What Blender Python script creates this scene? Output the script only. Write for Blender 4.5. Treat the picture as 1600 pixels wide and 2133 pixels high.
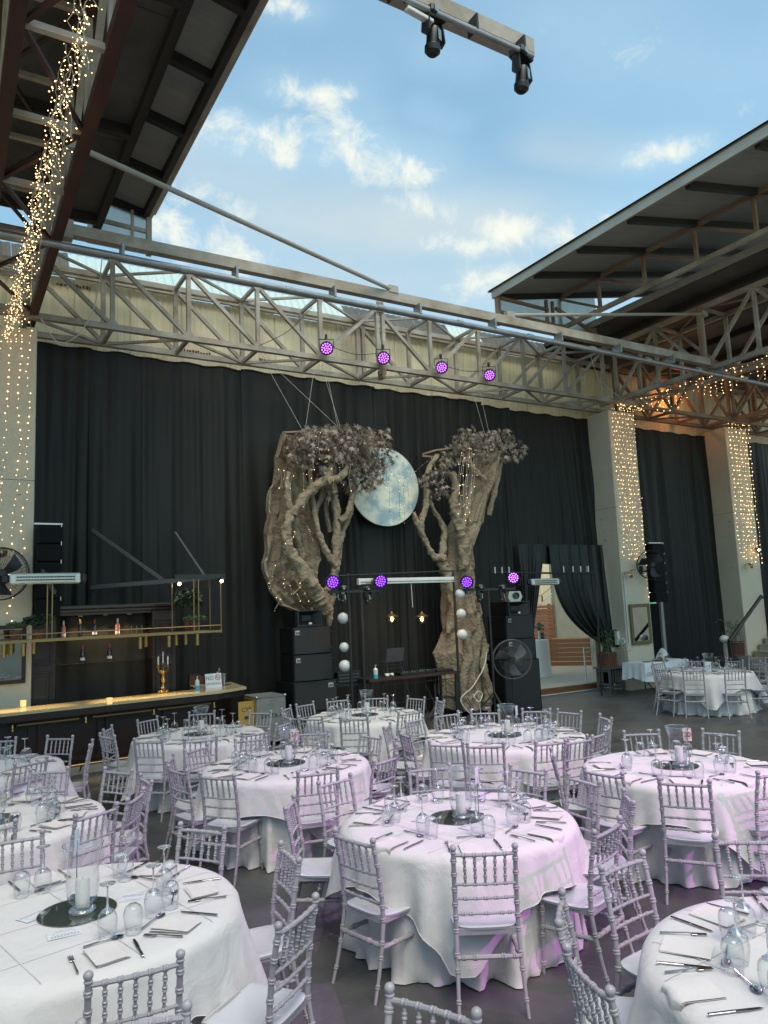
import bpy, math, random
from math import sin, cos, pi, radians, sqrt, atan2, hypot
from mathutils import Vector, Matrix, Euler
random.seed(7)
SC = bpy.context.scene
for o in list(bpy.data.objects): bpy.data.objects.remove(o)
C = SC.collection
# ------------------------------------------------------------------ camera
CF, CPITCH, CROLL, CYAW, CH = 1557.05536, 0.127096671, -0.0423595052, 0.537453718, 2.31486
_fw = Vector((sin(CYAW)*cos(CPITCH), cos(CYAW)*cos(CPITCH), sin(CPITCH)))
_rt = Vector((cos(CYAW), -sin(CYAW), 0)); _up = _rt.cross(_fw)
_r2 = _rt*cos(CROLL)+_up*sin(CROLL); _u2 = _up*cos(CROLL)-_rt*sin(CROLL)
_eye = Vector((0, 0, CH))
cd = bpy.data.cameras.new('camera'); cam = bpy.data.objects.new('camera', cd); C.objects.link(cam)
cam.matrix_world = Matrix(((_r2.x, _u2.x, -_fw.x, 0), (_r2.y, _u2.y, -_fw.y, 0), (_r2.z, _u2.z, -_fw.z, CH), (0, 0, 0, 1)))
cd.sensor_fit = 'HORIZONTAL'; cd.sensor_width = 36; cd.lens = CF/1600*36; cd.clip_end = 3000; cd.clip_start = .05
SC.camera = cam
def P(px, py, axis, val):
    """world point of the surveyed photo point on the plane axis = val (0 X, 1 Y, 2 Z)"""
    d = _fw+_r2*((px-800)/CF)-_u2*((py-1066.5)/CF)
    return _eye+d*((val-_eye[axis])/d[axis])
# ------------------------------------------------------------------ world, sun, exposure
SUN_EL, SUN_AZ = radians(62), radians(188)      # azimuth clockwise from +Y
SC.view_settings.view_transform = 'Standard'; SC.view_settings.look = 'None'
SC.view_settings.exposure = 0.52; SC.view_settings.gamma = 1
W = bpy.data.worlds.new('World'); SC.world = W; W.use_nodes = True
nt = W.node_tree; nt.nodes.clear()
def N(t, **k):
    n = nt.nodes.new(t)
    for a, b in k.items(): setattr(n, a, b)
    return n
def L(a, b): nt.links.new(a, b)
def MATH(op, a, b=None, clamp=False):
    n = N('ShaderNodeMath', operation=op, use_clamp=clamp)
    for i, x in enumerate((a, b)):
        if x is None: continue
        if isinstance(x, (int, float)): n.inputs[i].default_value = x
        else: L(x, n.inputs[i])
    return n.outputs[0]
out = N('ShaderNodeOutputWorld'); bg = N('ShaderNodeBackground'); L(bg.outputs[0], out.inputs[0])
sky = N('ShaderNodeTexSky', sky_type='NISHITA'); sky.sun_disc = False
sky.sun_elevation = SUN_EL; sky.sun_rotation = SUN_AZ; sky.air_density = 1.0; sky.dust_density = 1.2; sky.ozone_density = 1.0
geo = N('ShaderNodeNewGeometry'); sep = N('ShaderNodeSeparateXYZ'); tcw = N('ShaderNodeTexCoord')
L(tcw.outputs['Generated'], sep.inputs[0])
zc = MATH('MAXIMUM', sep.outputs[2], .03)
cx = MATH('DIVIDE', sep.outputs[0], zc); cyy = MATH('DIVIDE', sep.outputs[1], zc)
comb = N('ShaderNodeCombineXYZ'); L(cx, comb.inputs[0]); L(cyy, comb.inputs[1])
def noise(scale, detail, rough, off=(0, 0, 0), dist=0):
    mp = N('ShaderNodeMapping'); mp.inputs['Location'].default_value = off; L(comb.outputs[0], mp.inputs[0])
    n = N('ShaderNodeTexNoise'); n.inputs['Scale'].default_value = scale; n.inputs['Detail'].default_value = detail
    n.inputs['Roughness'].default_value = rough; n.inputs['Distortion'].default_value = dist; L(mp.outputs[0], n.inputs[0]); return n.outputs[0]
def dirplane(px, py):
    d = _fw+_r2*((px-800)/CF)-_u2*((py-1066.5)/CF); return d.x/d.z, d.y/d.z
# soft banks where the photographed clouds stand: capsules in the cloud plane
banks = [((390,270),(600,310),.16,.9), ((600,190),(720,200),.13,.8), ((620,290),(860,350),.17,.95), ((740,220),(760,240),.12,.7), ((430,400),(520,450),.14,.6),
         ((860,430),(930,440),.14,.75), ((1020,470),(1070,480),.14,.8), ((1170,490),(1250,470),.14,.8), ((340,470),(470,540),.2,.8), ((1040,580),(1060,590),.12,.8), ((920,500),(1010,510),.12,.7),
         ((1340,330),(1420,310),.1,1.), ((830,340),(860,370),.1,.8), ((560,5),(640,20),.08,.7), ((870,230),(940,260),.08,.45), ((900,110),(980,130),.1,.45), ((480,260),(560,280),.10,1.), ((640,195),(720,200),.09,1.), ((700,215),(760,300),.10,.95), ((770,290),(860,350),.10,1.05),
         ((1150,60),(1560,160),.2,.45)]
acc = None
for a, b, r, s in banks:
    ax, ay = dirplane(*a); bx_, by_ = dirplane(*b); r = r*hypot(ax, ay)*.42
    L2 = (bx_-ax)**2+(by_-ay)**2+1e-9
    dx = MATH('SUBTRACT', cx, ax); dy = MATH('SUBTRACT', cyy, ay)
    t = MATH('MULTIPLY', MATH('ADD', MATH('MULTIPLY', dx, bx_-ax), MATH('MULTIPLY', dy, by_-ay)), 1/L2, True)
    ex = MATH('SUBTRACT', dx, MATH('MULTIPLY', t, bx_-ax)); ey = MATH('SUBTRACT', dy, MATH('MULTIPLY', t, by_-ay))
    d2 = MATH('ADD', MATH('MULTIPLY', ex, ex), MATH('MULTIPLY', ey, ey))
    g = MATH('MULTIPLY', MATH('POWER', 2.718, MATH('MULTIPLY', d2, -1/(r*r))), s)
    acc = g if acc is None else MATH('MAXIMUM', acc, g)
mpd = N('ShaderNodeMapping'); mpd.inputs['Location'].default_value = (1.3, 4.7, 2.2); L(tcw.outputs['Generated'], mpd.inputs[0])
nd = N('ShaderNodeTexNoise'); nd.inputs['Scale'].default_value = 19; nd.inputs['Detail'].default_value = 12; nd.inputs['Roughness'].default_value = .66; nd.inputs['Distortion'].default_value = .35; L(mpd.outputs[0], nd.inputs[0]); n1 = nd.outputs[0]; n2 = noise(.9, 4, .5, (9, 4, 0))
bank = MATH('ADD', MATH('MULTIPLY', acc, .40), MATH('MULTIPLY', MATH('SUBTRACT', n2, .5), .55))
cl = MATH('ADD', n1, MATH('SUBTRACT', bank, .20))
mr = N('ShaderNodeMapRange'); mr.interpolation_type = 'SMOOTHSTEP'
mr.inputs['From Min'].default_value = .47; mr.inputs['From Max'].default_value = .80; L(cl, mr.inputs[0])
veil = N('ShaderNodeMapRange'); veil.inputs['From Min'].default_value = .3; veil.inputs['From Max'].default_value = .75
veil.inputs['To Max'].default_value = .6; L(MATH('ADD', noise(.7, 5, .55, (2, 8, 0)), MATH('MULTIPLY', acc, .25)), veil.inputs[0])
SKYTINT = N('ShaderNodeMix', data_type='RGBA', blend_type='MULTIPLY'); SKYTINT.inputs[0].default_value = 1
L(sky.outputs[0], SKYTINT.inputs[6]); SKYTINT.inputs[7].default_value = (1.02, 1.28, 1.10, 1)
m1 = N('ShaderNodeMix', data_type='RGBA'); L(veil.outputs[0], m1.inputs[0]); L(SKYTINT.outputs[2], m1.inputs[6]); m1.inputs[7].default_value = (2.5, 3.7, 4.5, 1)
m2 = N('ShaderNodeMix', data_type='RGBA'); L(mr.outputs[0], m2.inputs[0]); L(m1.outputs[2], m2.inputs[6]); m2.inputs[7].default_value = (4.5, 4.6, 4.1, 1)
acc3 = None
for a, b, r, s in (((640,470),(1000,490),.30,.62), ((380,330),(560,390),.22,.4), ((1130,310),(1260,330),.12,.3), ((700,560),(1150,600),.3,.5)):
    ax, ay = dirplane(*a); bx_, by_ = dirplane(*b); r = r*hypot(ax, ay)*.42; L2 = (bx_-ax)**2+(by_-ay)**2+1e-9
    dx = MATH('SUBTRACT', cx, ax); dy = MATH('SUBTRACT', cyy, ay)
    t = MATH('MULTIPLY', MATH('ADD', MATH('MULTIPLY', dx, bx_-ax), MATH('MULTIPLY', dy, by_-ay)), 1/L2, True)
    ex = MATH('SUBTRACT', dx, MATH('MULTIPLY', t, bx_-ax)); ey = MATH('SUBTRACT', dy, MATH('MULTIPLY', t, by_-ay))
    g = MATH('MULTIPLY', MATH('POWER', 2.718, MATH('MULTIPLY', MATH('ADD', MATH('MULTIPLY', ex, ex), MATH('MULTIPLY', ey, ey)), -1/(r*r))), s)
    acc3 = g if acc3 is None else MATH('MAXIMUM', acc3, g)
gm = MATH('MULTIPLY', acc3, MATH('ADD', MATH('MULTIPLY', noise(2.2, 6, .55, (5, 2, 0)), 1.6), .1), True)
m3 = N('ShaderNodeMix', data_type='RGBA'); L(gm, m3.inputs[0]); L(m1.outputs[2], m3.inputs[6]); m3.inputs[7].default_value = (3.5, 3.75, 3.6, 1); L(m3.outputs[2], m2.inputs[6])
L(m2.outputs[2], bg.inputs[0]); bg.inputs[1].default_value = .15
sl = bpy.data.lights.new('sun', 'SUN'); sl.energy = 2.0; sl.angle = radians(40); sl.color = (1, .88, .74)
so = bpy.data.objects.new('sun', sl); C.objects.link(so)
_sd = Vector((sin(SUN_AZ)*cos(SUN_EL), cos(SUN_AZ)*cos(SUN_EL), sin(SUN_EL)))
so.rotation_euler = _sd.to_track_quat('Z', 'Y').to_euler()
# ------------------------------------------------------------------ materials
MATS = {}
def M(name, col, rough=.6, metal=0, col2=None, scale=4, contrast=.5, bump=0, bscale=30, spec=.5, emit=None, estr=0, stretch=None, alpha=None, trans=0, coat=0, sheen=0, world=False, sample=True, detail=5, bdetail=4, bdist=.02, bwarp=0, rvar=0, rand=0):
    m = bpy.data.materials.new(name); m.use_nodes = True; t = m.node_tree; b = t.nodes['Principled BSDF']
    b.inputs['Roughness'].default_value = rough; b.inputs['Metallic'].default_value = metal
    b.inputs['Specular IOR Level'].default_value = spec; b.inputs['Coat Weight'].default_value = coat
    b.inputs['Sheen Weight'].default_value = sheen
    tc = t.nodes.new('ShaderNodeTexCoord'); mp = t.nodes.new('ShaderNodeMapping')
    if world:
        g = t.nodes.new('ShaderNodeNewGeometry'); t.links.new(g.outputs['Position'], mp.inputs[0])
    else: t.links.new(tc.outputs['Object'], mp.inputs[0])
    if stretch: mp.inputs['Scale'].default_value = stretch
    if col2 is None: col2 = tuple(c*.8 for c in col)
    n = t.nodes.new('ShaderNodeTexNoise'); n.inputs['Scale'].default_value = scale; n.inputs['Detail'].default_value = detail; n.inputs['Roughness'].default_value = .6
    t.links.new(mp.outputs[0], n.inputs[0])
    r = t.nodes.new('ShaderNodeMapRange'); r.inputs['From Min'].default_value = .5-contrast/2; r.inputs['From Max'].default_value = .5+contrast/2
    t.links.new(n.outputs[0], r.inputs[0])
    mx = t.nodes.new('ShaderNodeMix'); mx.data_type = 'RGBA'; mx.inputs[6].default_value = (*col, 1); mx.inputs[7].default_value = (*col2, 1)
    t.links.new(r.outputs[0], mx.inputs[0]); t.links.new(mx.outputs[2], b.inputs['Base Color'])
    if rvar:
        q = t.nodes.new('ShaderNodeMapRange'); q.inputs['From Min'].default_value = .3; q.inputs['From Max'].default_value = .7; q.inputs['To Min'].default_value = max(.05, rough-rvar); q.inputs['To Max'].default_value = rough+rvar
        t.links.new(n.outputs[0], q.inputs[0]); t.links.new(q.outputs[0], b.inputs['Roughness'])
    if rand:
        oi = t.nodes.new('ShaderNodeObjectInfo'); q = t.nodes.new('ShaderNodeMapRange'); q.inputs['To Min'].default_value = 1-rand; q.inputs['To Max'].default_value = 1+rand*.5; t.links.new(oi.outputs['Random'], q.inputs[0])
        m2_ = t.nodes.new('ShaderNodeMix'); m2_.data_type = 'RGBA'; m2_.blend_type = 'MULTIPLY'; m2_.inputs[0].default_value = 1; t.links.new(mx.outputs[2], m2_.inputs[6]); t.links.new(q.outputs[0], m2_.inputs[7]); t.links.new(m2_.outputs[2], b.inputs['Base Color'])
    if bump:
        n2 = t.nodes.new('ShaderNodeTexNoise'); n2.inputs['Scale'].default_value = bscale; n2.inputs['Detail'].default_value = bdetail
        t.links.new(mp.outputs[0], n2.inputs[0]); bu = t.nodes.new('ShaderNodeBump'); bu.inputs['Strength'].default_value = bump; bu.inputs['Distance'].default_value = bdist; n2.inputs['Distortion'].default_value = bwarp
        t.links.new(n2.outputs[0], bu.inputs['Height']); t.links.new(bu.outputs[0], b.inputs['Normal'])
    if emit:
        b.inputs['Emission Color'].default_value = (*emit, 1); b.inputs['Emission Strength'].default_value = estr
        if not sample: m.cycles.emission_sampling = 'NONE'
    if trans: b.inputs['Transmission Weight'].default_value = trans
    MATS[name] = m; return m
def glass(name, edge=.55, boost=1.0, pw_=1.15):
    """thin clear glass shell: clear face-on, darker and reflective towards its edge"""
    m = bpy.data.materials.new(name); m.use_nodes = True; t = m.node_tree; t.nodes.clear(); K = t.nodes.new; Lk = t.links.new
    o = K('ShaderNodeOutputMaterial'); mx = K('ShaderNodeMixShader'); tr = K('ShaderNodeBsdfTransparent'); gl = K('ShaderNodeBsdfGlossy')
    fr = K('ShaderNodeLayerWeight'); fr.inputs[0].default_value = .5
    pw = K('ShaderNodeMath'); pw.operation = 'POWER'; pw.inputs[1].default_value = 2.2; Lk(fr.outputs['Facing'], pw.inputs[0])
    mr = K('ShaderNodeMapRange'); mr.inputs['To Min'].default_value = .07*boost; mr.inputs['To Max'].default_value = .9; Lk(pw.outputs[0], mr.inputs[0]); Lk(mr.outputs[0], mx.inputs[0])
    cm = K('ShaderNodeMix'); cm.data_type = 'RGBA'; cm.inputs[6].default_value = (.95, .965, .97, 1); cm.inputs[7].default_value = (edge, edge, edge*1.02, 1)
    p2 = K('ShaderNodeMath'); p2.operation = 'POWER'; p2.inputs[1].default_value = 1.5; Lk(fr.outputs['Facing'], p2.inputs[0]); Lk(p2.outputs[0], cm.inputs[0]); Lk(cm.outputs[2], tr.inputs[0])
    gl.inputs['Roughness'].default_value = .03; gl.inputs[0].default_value = (.92, .92, .93, 1)
    Lk(tr.outputs[0], mx.inputs[1]); Lk(gl.outputs[0], mx.inputs[2]); Lk(mx.outputs[0], o.inputs[0])
    MATS[name] = m; return m
M('floor', (.042, .042, .044), .44, col2=(.080, .079, .079), scale=1.1, contrast=.30, bump=.25, bscale=14, detail=15, rvar=.16, world=True)
M('deck', (.46, .39, .30), .7, col2=(.36, .30, .23), scale=3, stretch=(.4, 7, 1), contrast=.5, world=True, bump=.25, bscale=6)
M('deck_edge', (.20, .085, .035), .55, col2=(.15, .06, .025), scale=4, stretch=(1, 1, 6))
M('slat_wood', (.30, .15, .075), .6, col2=(.20, .09, .045), scale=4, stretch=(.6, 1, 9), contrast=.6)
M('concrete', (.64, .545, .415), .85, col2=(.53, .45, .34), scale=.9, contrast=.5, bump=.25, bscale=14, world=True)
M('yard_wall', (.33, .34, .28), .85, world=True)
M('cream_panel', (.84, .75, .52), .62, col2=(.62, .545, .37), scale=1.1, stretch=(5, 1, .35), contrast=.6, world=True, bump=.2, bscale=3)
M('stencil_red', (.18, .05, .03), .8)
M('steel_grey', (.44, .405, .35), .6, col2=(.20, .155, .105), scale=2.2, contrast=.45, bump=.12, bscale=40, world=True, metal=.0)
M('steel_rust', (.33, .245, .175), .7, col2=(.19, .10, .06), scale=2.0, contrast=.5, world=True)
M('steel_red', (.06, .022, .016), .6, col2=(.035, .014, .011), scale=2, world=True)
M('galvanised', (.36, .37, .37), .42, metal=.75, col2=(.25, .26, .26), scale=5, world=True, contrast=.4)
M('soffit', (.125, .122, .112), .75, col2=(.035, .033, .028), scale=.9, contrast=.5, world=True)
M('soffit_panel', (.33, .33, .31), .75, col2=(.25, .25, .23), scale=1.6, stretch=(1, 9, 1), contrast=.5, world=True, bump=.2, bscale=4)
M('rafter', (.022, .02, .018), .7)
M('fascia', (.40, .385, .34), .6, col2=(.27, .24, .2), scale=1.4, contrast=.5, world=True)
M('translucent_sheet', (.68, .72, .70), .5, col2=(.52, .58, .56), scale=1.5, stretch=(6, 1, .5), world=True, trans=.75)
M('curtain', (.0125, .0116, .0102), .55, col2=(.0075, .0070, .0062), scale=.8, stretch=(2, 1, .3), spec=.3, sheen=.03, bump=.12, bscale=16, world=True)
M('drape', (.0045, .0046, .0043), .45, spec=.4, sheen=.02, bump=.3, bscale=5, world=True)
M('cloth', (.54, .50, .49), .85, col2=(.56, .55, .53), scale=3, contrast=.8, bump=.42, bscale=3.2, sheen=.1, bdetail=7, bdist=.045, bwarp=1.2)
M('cloth_cool', (.72, .72, .72), .85, col2=(.67, .67, .67), scale=3, contrast=.8, bump=.25, bscale=7, sheen=.1, bdetail=6)
M('napkin', (.60, .56, .535), .85, col2=(.56, .52, .50), scale=9, bump=.15, bscale=60)
M('chair_frame', (.35, .325, .345), .34, col2=(.27, .25, .265), scale=14, contrast=.9, rand=.12, rvar=.1)
M('chair_seat', (.50, .51, .535), .2, col2=(.46, .47, .49), scale=3, contrast=.6, coat=.2)
glass('glass', .78, .55); glass('glass_vase', .78, .8)
M('glass_solid', (.9, .92, .94), .03, trans=.9, spec=.8)
M('cutlery', (.42, .42, .43), .16, metal=1)
M('mirror_disc', (.055, .07, .062), .02, metal=0, spec=1.0, coat=1)
M('mirror', (.78, .80, .80), .02, metal=1)
M('candle', (.66, .64, .60), .55)
M('wax_glow', (.8, .62, .3), .4, emit=(1, .6, .2), estr=.5)
M('paper', (.62, .63, .66), .7)
M('ink', (.04, .04, .05), .6)
M('card_pink', (.62, .42, .36), .6, col2=(.70, .56, .50), scale=30, contrast=.3)
M('dark_wood', (.026, .0095, .0075), .38, col2=(.014, .006, .005), scale=3, stretch=(1, 1, .25), coat=.25)
M('bar_top', (.50, .40, .24), .22, col2=(.42, .32, .18), scale=4, stretch=(.5, 4, 1), coat=.3)
M('plinth', (.34, .31, .26), .7)
M('brass', (.50, .33, .12), .3, metal=1, col2=(.40, .25, .09))
M('brass_dull', (.36, .23, .10), .38, metal=.85)
M('black_metal', (.012, .012, .013), .45, col2=(.02, .02, .02))
M('black_plastic', (.014, .014, .015), .38)
M('speaker_black', (.005, .005, .0055), .75, spec=.2, bump=.3, bscale=200)
M('grille', (.010, .0095, .009), .4, bump=.6, bscale=160)
M('logo', (.40, .40, .38), .5)
M('silver', (.48, .48, .47), .28, metal=.9)
M('heater_silver', (.62, .62, .60), .32, metal=.6)
M('white_metal', (.70, .70, .66), .4)
M('white_plastic', (.74, .72, .64), .5)
M('wire_white', (.55, .53, .46), .6)
M('wire_black', (.012, .012, .012), .6)
M('burlap', (.34, .27, .185), .92, col2=(.18, .138, .093), scale=3.2, contrast=.55, bump=1.0, bscale=16, world=True, bdetail=11, bdist=.05)
M('leaf_dry', (.34, .285, .23), .7, col2=(.17, .13, .092), scale=5, contrast=.4, world=True)
M('leaf_brown', (.12, .085, .065), .7, col2=(.07, .048, .036), scale=5, contrast=.4, world=True)
M('leaf_green', (.045, .085, .03), .5, col2=(.08, .12, .045), scale=6, world=True)
M('leaf_dark', (.018, .03, .015), .45, col2=(.03, .05, .022), scale=6, world=True)
M('wicker', (.15, .062, .03), .6, col2=(.085, .035, .018), scale=30, stretch=(1, 1, .3), bump=.5, bscale=60)
M('grey_paint', (.085, .085, .085), .55)
M('olive_frame', (.16, .125, .045), .5, col2=(.11, .09, .03), scale=9)
M('bulb_warm', (1, .7, .35), .4, emit=(1, .60, .24), estr=6, sample=False)
M('filament', (1, .6, .2), .4, emit=(1, .42, .06), estr=9)
M('lamp_white', (1, .9, .6), .4, emit=(1, .82, .45), estr=30)
M('led_violet', (.2, .05, .8), .4, emit=(.17, .03, 1), estr=5, sample=False)
M('led_pink', (.4, .1, .8), .4, emit=(.45, .12, 1), estr=3.4, sample=False)
M('globe', (.66, .66, .63), .35)
M('bottle_red', (.02, .004, .005), .12, coat=.4)
M('foil_red', (.35, .03, .03), .35); M('foil_yellow', (.6, .42, .08), .35); M('foil_white', (.6, .55, .5), .35)
M('rose_wine', (.45, .18, .14), .15)
M('gel_blue', (.05, .42, .52), .15); M('clear_plastic', (.6, .62, .6), .2)
M('case_yellow', (.42, .26, .05), .6, col2=(.30, .18, .04), scale=5); M('case_grey', (.20, .205, .19), .55, col2=(.13, .135, .125), scale=5, bump=.3)
M('red_sign', (.5, .03, .04), .5); M('exit_green', (.02, .30, .12), .5, emit=(.1, .8, .4), estr=.5)
M('box_wood', (.10, .03, .015), .4)
M('tile', (.42, .38, .30), .7, col2=(.30, .27, .21), scale=2, world=True, bump=.1); M('stair_nosing', (.50, .40, .27), .6)
M('lace', (.70, .72, .74), .8, bump=.5, bscale=90)
M('headphone', (.66, .64, .6), .4)
M('laptop_grey', (.10, .10, .105), .4, metal=.4)
M('table_wood', (.045, .018, .013), .4)
def moonmat():
    m = M('moon', (.70, .74, .62), .7, col2=(.30, .43, .48), scale=2.1, contrast=.15, detail=9); return m
moonmat()
MATS['moon'].node_tree.nodes['Mapping'].inputs['Location'].default_value = (3.1, 0, 1.2)
# ------------------------------------------------------------------ mesh helpers
class MB:
    def __init__(s): s.v = []; s.f = []; s.m = []; s.mi = 0
    def add(s, vs, fs):
        o = len(s.v); s.v += [tuple(v) for v in vs]; s.f += [tuple(i+o for i in f) for f in fs]; s.m += [s.mi]*len(fs); return s
    def mat(s, i): s.mi = i; return s
    def box(s, x0, x1, y0, y1, z0, z1, b=0):
        if b <= 0:
            return s.add([(x0,y0,z0),(x1,y0,z0),(x1,y1,z0),(x0,y1,z0),(x0,y0,z1),(x1,y0,z1),(x1,y1,z1),(x0,y1,z1)],
                         [(3,2,1,0),(4,5,6,7),(0,1,5,4),(1,2,6,5),(2,3,7,6),(3,0,4,7)])
        vs = []; idx = {}
        for ix, (x, sx) in enumerate(((x0, 1), (x1, -1))):
            for iy, (y, sy) in enumerate(((y0, 1), (y1, -1))):
                for iz, (z, sz) in enumerate(((z0, 1), (z1, -1))):
                    for a in range(3):
                        idx[ix, iy, iz, a] = len(vs)
                        vs.append((x+(0 if a == 0 else sx*b), y+(0 if a == 1 else sy*b), z+(0 if a == 2 else sz*b)))
        I = lambda x, y, z, a: idx[x, y, z, a]
        fs = [(I(0,0,0,0),I(0,0,1,0),I(0,1,1,0),I(0,1,0,0)), (I(1,0,0,0),I(1,1,0,0),I(1,1,1,0),I(1,0,1,0)),
              (I(0,0,0,1),I(1,0,0,1),I(1,0,1,1),I(0,0,1,1)), (I(0,1,0,1),I(0,1,1,1),I(1,1,1,1),I(1,1,0,1)),
              (I(0,0,0,2),I(0,1,0,2),I(1,1,0,2),I(1,0,0,2)), (I(0,0,1,2),I(1,0,1,2),I(1,1,1,2),I(0,1,1,2))]
        for u in (0, 1):
            for w in (0, 1):
                fs += [(I(u,w,0,0),I(u,w,0,1),I(u,w,1,1),I(u,w,1,0)), (I(u,0,w,0),I(u,0,w,2),I(u,1,w,2),I(u,1,w,0)), (I(0,u,w,1),I(0,u,w,2),I(1,u,w,2),I(1,u,w,1))]
        for x in (0, 1):
            for y in (0, 1):
                for z in (0, 1): fs.append((I(x,y,z,0), I(x,y,z,1), I(x,y,z,2)))
        return s.add(vs, fs)
    def beam(s, p, q, w, h, up=(0, 0, 1), ext=0):
        p = Vector(p); q = Vector(q); d = (q-p).normalized(); p = p-d*ext; q = q+d*ext; u = Vector(up)
        if abs(d.dot(u)) > .97: u = Vector((0, 1, 0))
        x = d.cross(u).normalized()*w/2; z = x.cross(d).normalized()*h/2
        return s.add([p-x-z, p+x-z, p+x+z, p-x+z, q-x-z, q+x-z, q+x+z, q-x+z], [(3,2,1,0),(4,5,6,7),(0,1,5,4),(1,2,6,5),(2,3,7,6),(3,0,4,7)])
    def tube(s, pts, r, n=8, caps=True):
        pts = [Vector(p) for p in pts]; k = len(pts); rr = r if isinstance(r, (list, tuple)) else [r]*k
        vs = []; fs = []; ref = None
        for i, p in enumerate(pts):
            d = (pts[min(i+1, k-1)]-pts[max(i-1, 0)])
            d = d.normalized() if d.length > 1e-9 else Vector((0, 0, 1))
            if ref is None: ref = Vector((1, 0, 0)) if abs(d.x) < .8 else Vector((0, 1, 0))
            a = d.cross(ref).normalized(); b = a.cross(d).normalized(); ref = b if False else ref
            if abs(d.dot(ref)) > .95: ref = Vector((0, 1, 0)) if abs(d.y) < .8 else Vector((0, 0, 1)); a = d.cross(ref).normalized(); b = a.cross(d).normalized()
            for j in range(n):
                t = 2*pi*j/n; vs.append(p+(a*cos(t)+b*sin(t))*rr[i])
        for i in range(k-1):
            for j in range(n): fs.append((i*n+j, i*n+(j+1) % n, (i+1)*n+(j+1) % n, (i+1)*n+j))
        if caps: fs += [tuple(range(n)), tuple(range(k*n-1, (k-1)*n-1, -1))]
        return s.add(vs, fs)
    def lathe(s, prof, n=16, c=(0, 0, 0), close=False):
        vs = []; fs = []; k = len(prof)
        for r, z in prof:
            for j in range(n): t = 2*pi*j/n; vs.append((c[0]+r*cos(t), c[1]+r*sin(t), c[2]+z))
        for i in range(k-1):
            for j in range(n): fs.append((i*n+j, i*n+(j+1) % n, (i+1)*n+(j+1) % n, (i+1)*n+j))
        if close: fs += [tuple(range(n-1, -1, -1)), tuple(range((k-1)*n, k*n))]
        return s.add(vs, fs)
    def ball(s, c, r, n=8, m=6, sz=1):
        return s.lathe([(max(1e-4, r*sin(pi*i/m)), -r*sz*cos(pi*i/m)) for i in range(m+1)], n, c)
    def octa(s, c, r):
        x, y, z = c
        return s.add([(x+r,y,z),(x-r,y,z),(x,y+r,z),(x,y-r,z),(x,y,z+r),(x,y,z-r)], [(0,2,4),(2,1,4),(1,3,4),(3,0,4),(2,0,5),(1,2,5),(3,1,5),(0,3,5)])
    def poly(s, pts, th, axis=1):
        """flat outline given as 3D points, thickened by th along axis"""
        n = len(pts); a = [Vector(p) for p in pts]; o = Vector((0, 0, 0)); o[axis] = th
        return s.add(a+[p+o for p in a], [tuple(range(n)), tuple(range(2*n-1, n-1, -1))]+[(i, (i+1) % n, (i+1) % n+n, i+n) for i in range(n)])
    def grid(s, fn, nu, nv):
        vs = [fn(i/nu, j/nv) for j in range(nv+1) for i in range(nu+1)]
        return s.add(vs, [(j*(nu+1)+i, j*(nu+1)+i+1, (j+1)*(nu+1)+i+1, (j+1)*(nu+1)+i) for j in range(nv) for i in range(nu)])
    def xf(s, mtx): s.v = [tuple(mtx @ Vector(v)) for v in s.v]; return s
    def mesh(s, name, mats, smooth=35):
        me = bpy.data.meshes.new(name); me.from_pydata(s.v, [], s.f)
        for m in ([mats] if isinstance(mats, str) else mats): me.materials.append(MATS[m])
        me.polygons.foreach_set('material_index', s.m)
        if smooth:
            me.polygons.foreach_set('use_smooth', [True]*len(s.f)); me.update()
            me.set_sharp_from_angle(angle=radians(smooth))
        me.update(); return me
    def build(s, name, mats, parent=None, smooth=35):
        return link(name, s.mesh(name, mats, smooth), parent)
def link(name, me, parent=None, loc=None):
    o = bpy.data.objects.new(name, me); C.objects.link(o)
    if parent: o.parent = parent
    if loc: o.location = loc
    return o
def tag(o, label, cat, group=None, kind=None):
    if label: o['label'] = label
    if cat: o['category'] = cat
    if group: o['group'] = group
    if kind: o['kind'] = kind
    return o
def struct(o): o['kind'] = 'structure'; return o
def thing(name, label, cat, loc=(0, 0, 0), rz=0, group=None):
    o = bpy.data.objects.new(name, None); o.empty_display_size = .1; C.objects.link(o); o.location = loc; o.rotation_euler = (0, 0, rz)
    return tag(o, label, cat, group)
def rel(o, parent):
    """parent o keeping its world place (parent unrotated)"""
    o.parent = parent; o.matrix_parent_inverse = Matrix.Translation(parent.location).inverted(); return o
def rebase(o, loc):
    """move a world-built top mesh's origin to loc"""
    o.data.transform(Matrix.Translation(-Vector(loc))); o.location = loc; return o
def copy_tree(o, parent=None):
    c = o.copy(); C.objects.link(c)
    if parent: c.parent = parent
    for ch in list(o.children): copy_tree(ch, c)
    return c
def text(s, size, m, name, parent, loc, rot, ext=.0006, align='CENTER', bold=0):
    cu = bpy.data.curves.new('t', 'FONT'); cu.body = s; cu.size = size; cu.extrude = ext; cu.align_x = align; cu.align_y = 'CENTER'; cu.offset = bold; cu.resolution_u = 3
    o = bpy.data.objects.new('t', cu); C.objects.link(o); dg = bpy.context.evaluated_depsgraph_get()
    me = bpy.data.meshes.new_from_object(o.evaluated_get(dg)); bpy.data.objects.remove(o); me.materials.clear(); me.materials.append(MATS[m])
    t = link(name, me, parent); t.location = loc; t.rotation_euler = rot; return t
ORD = ['leftmost', 'second from the left', 'third from the left', 'fourth from the left', 'fifth from the left', 'sixth from the left', 'seventh from the left', 'eighth from the left']
def imgx(x, y, z=0):
    d = Vector((x, y, z))-_eye; return 800+CF*d.dot(_r2)/d.dot(_fw)
def imgz(x, y): return (Vector((x, y, 0))-_eye).dot(_fw)
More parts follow.
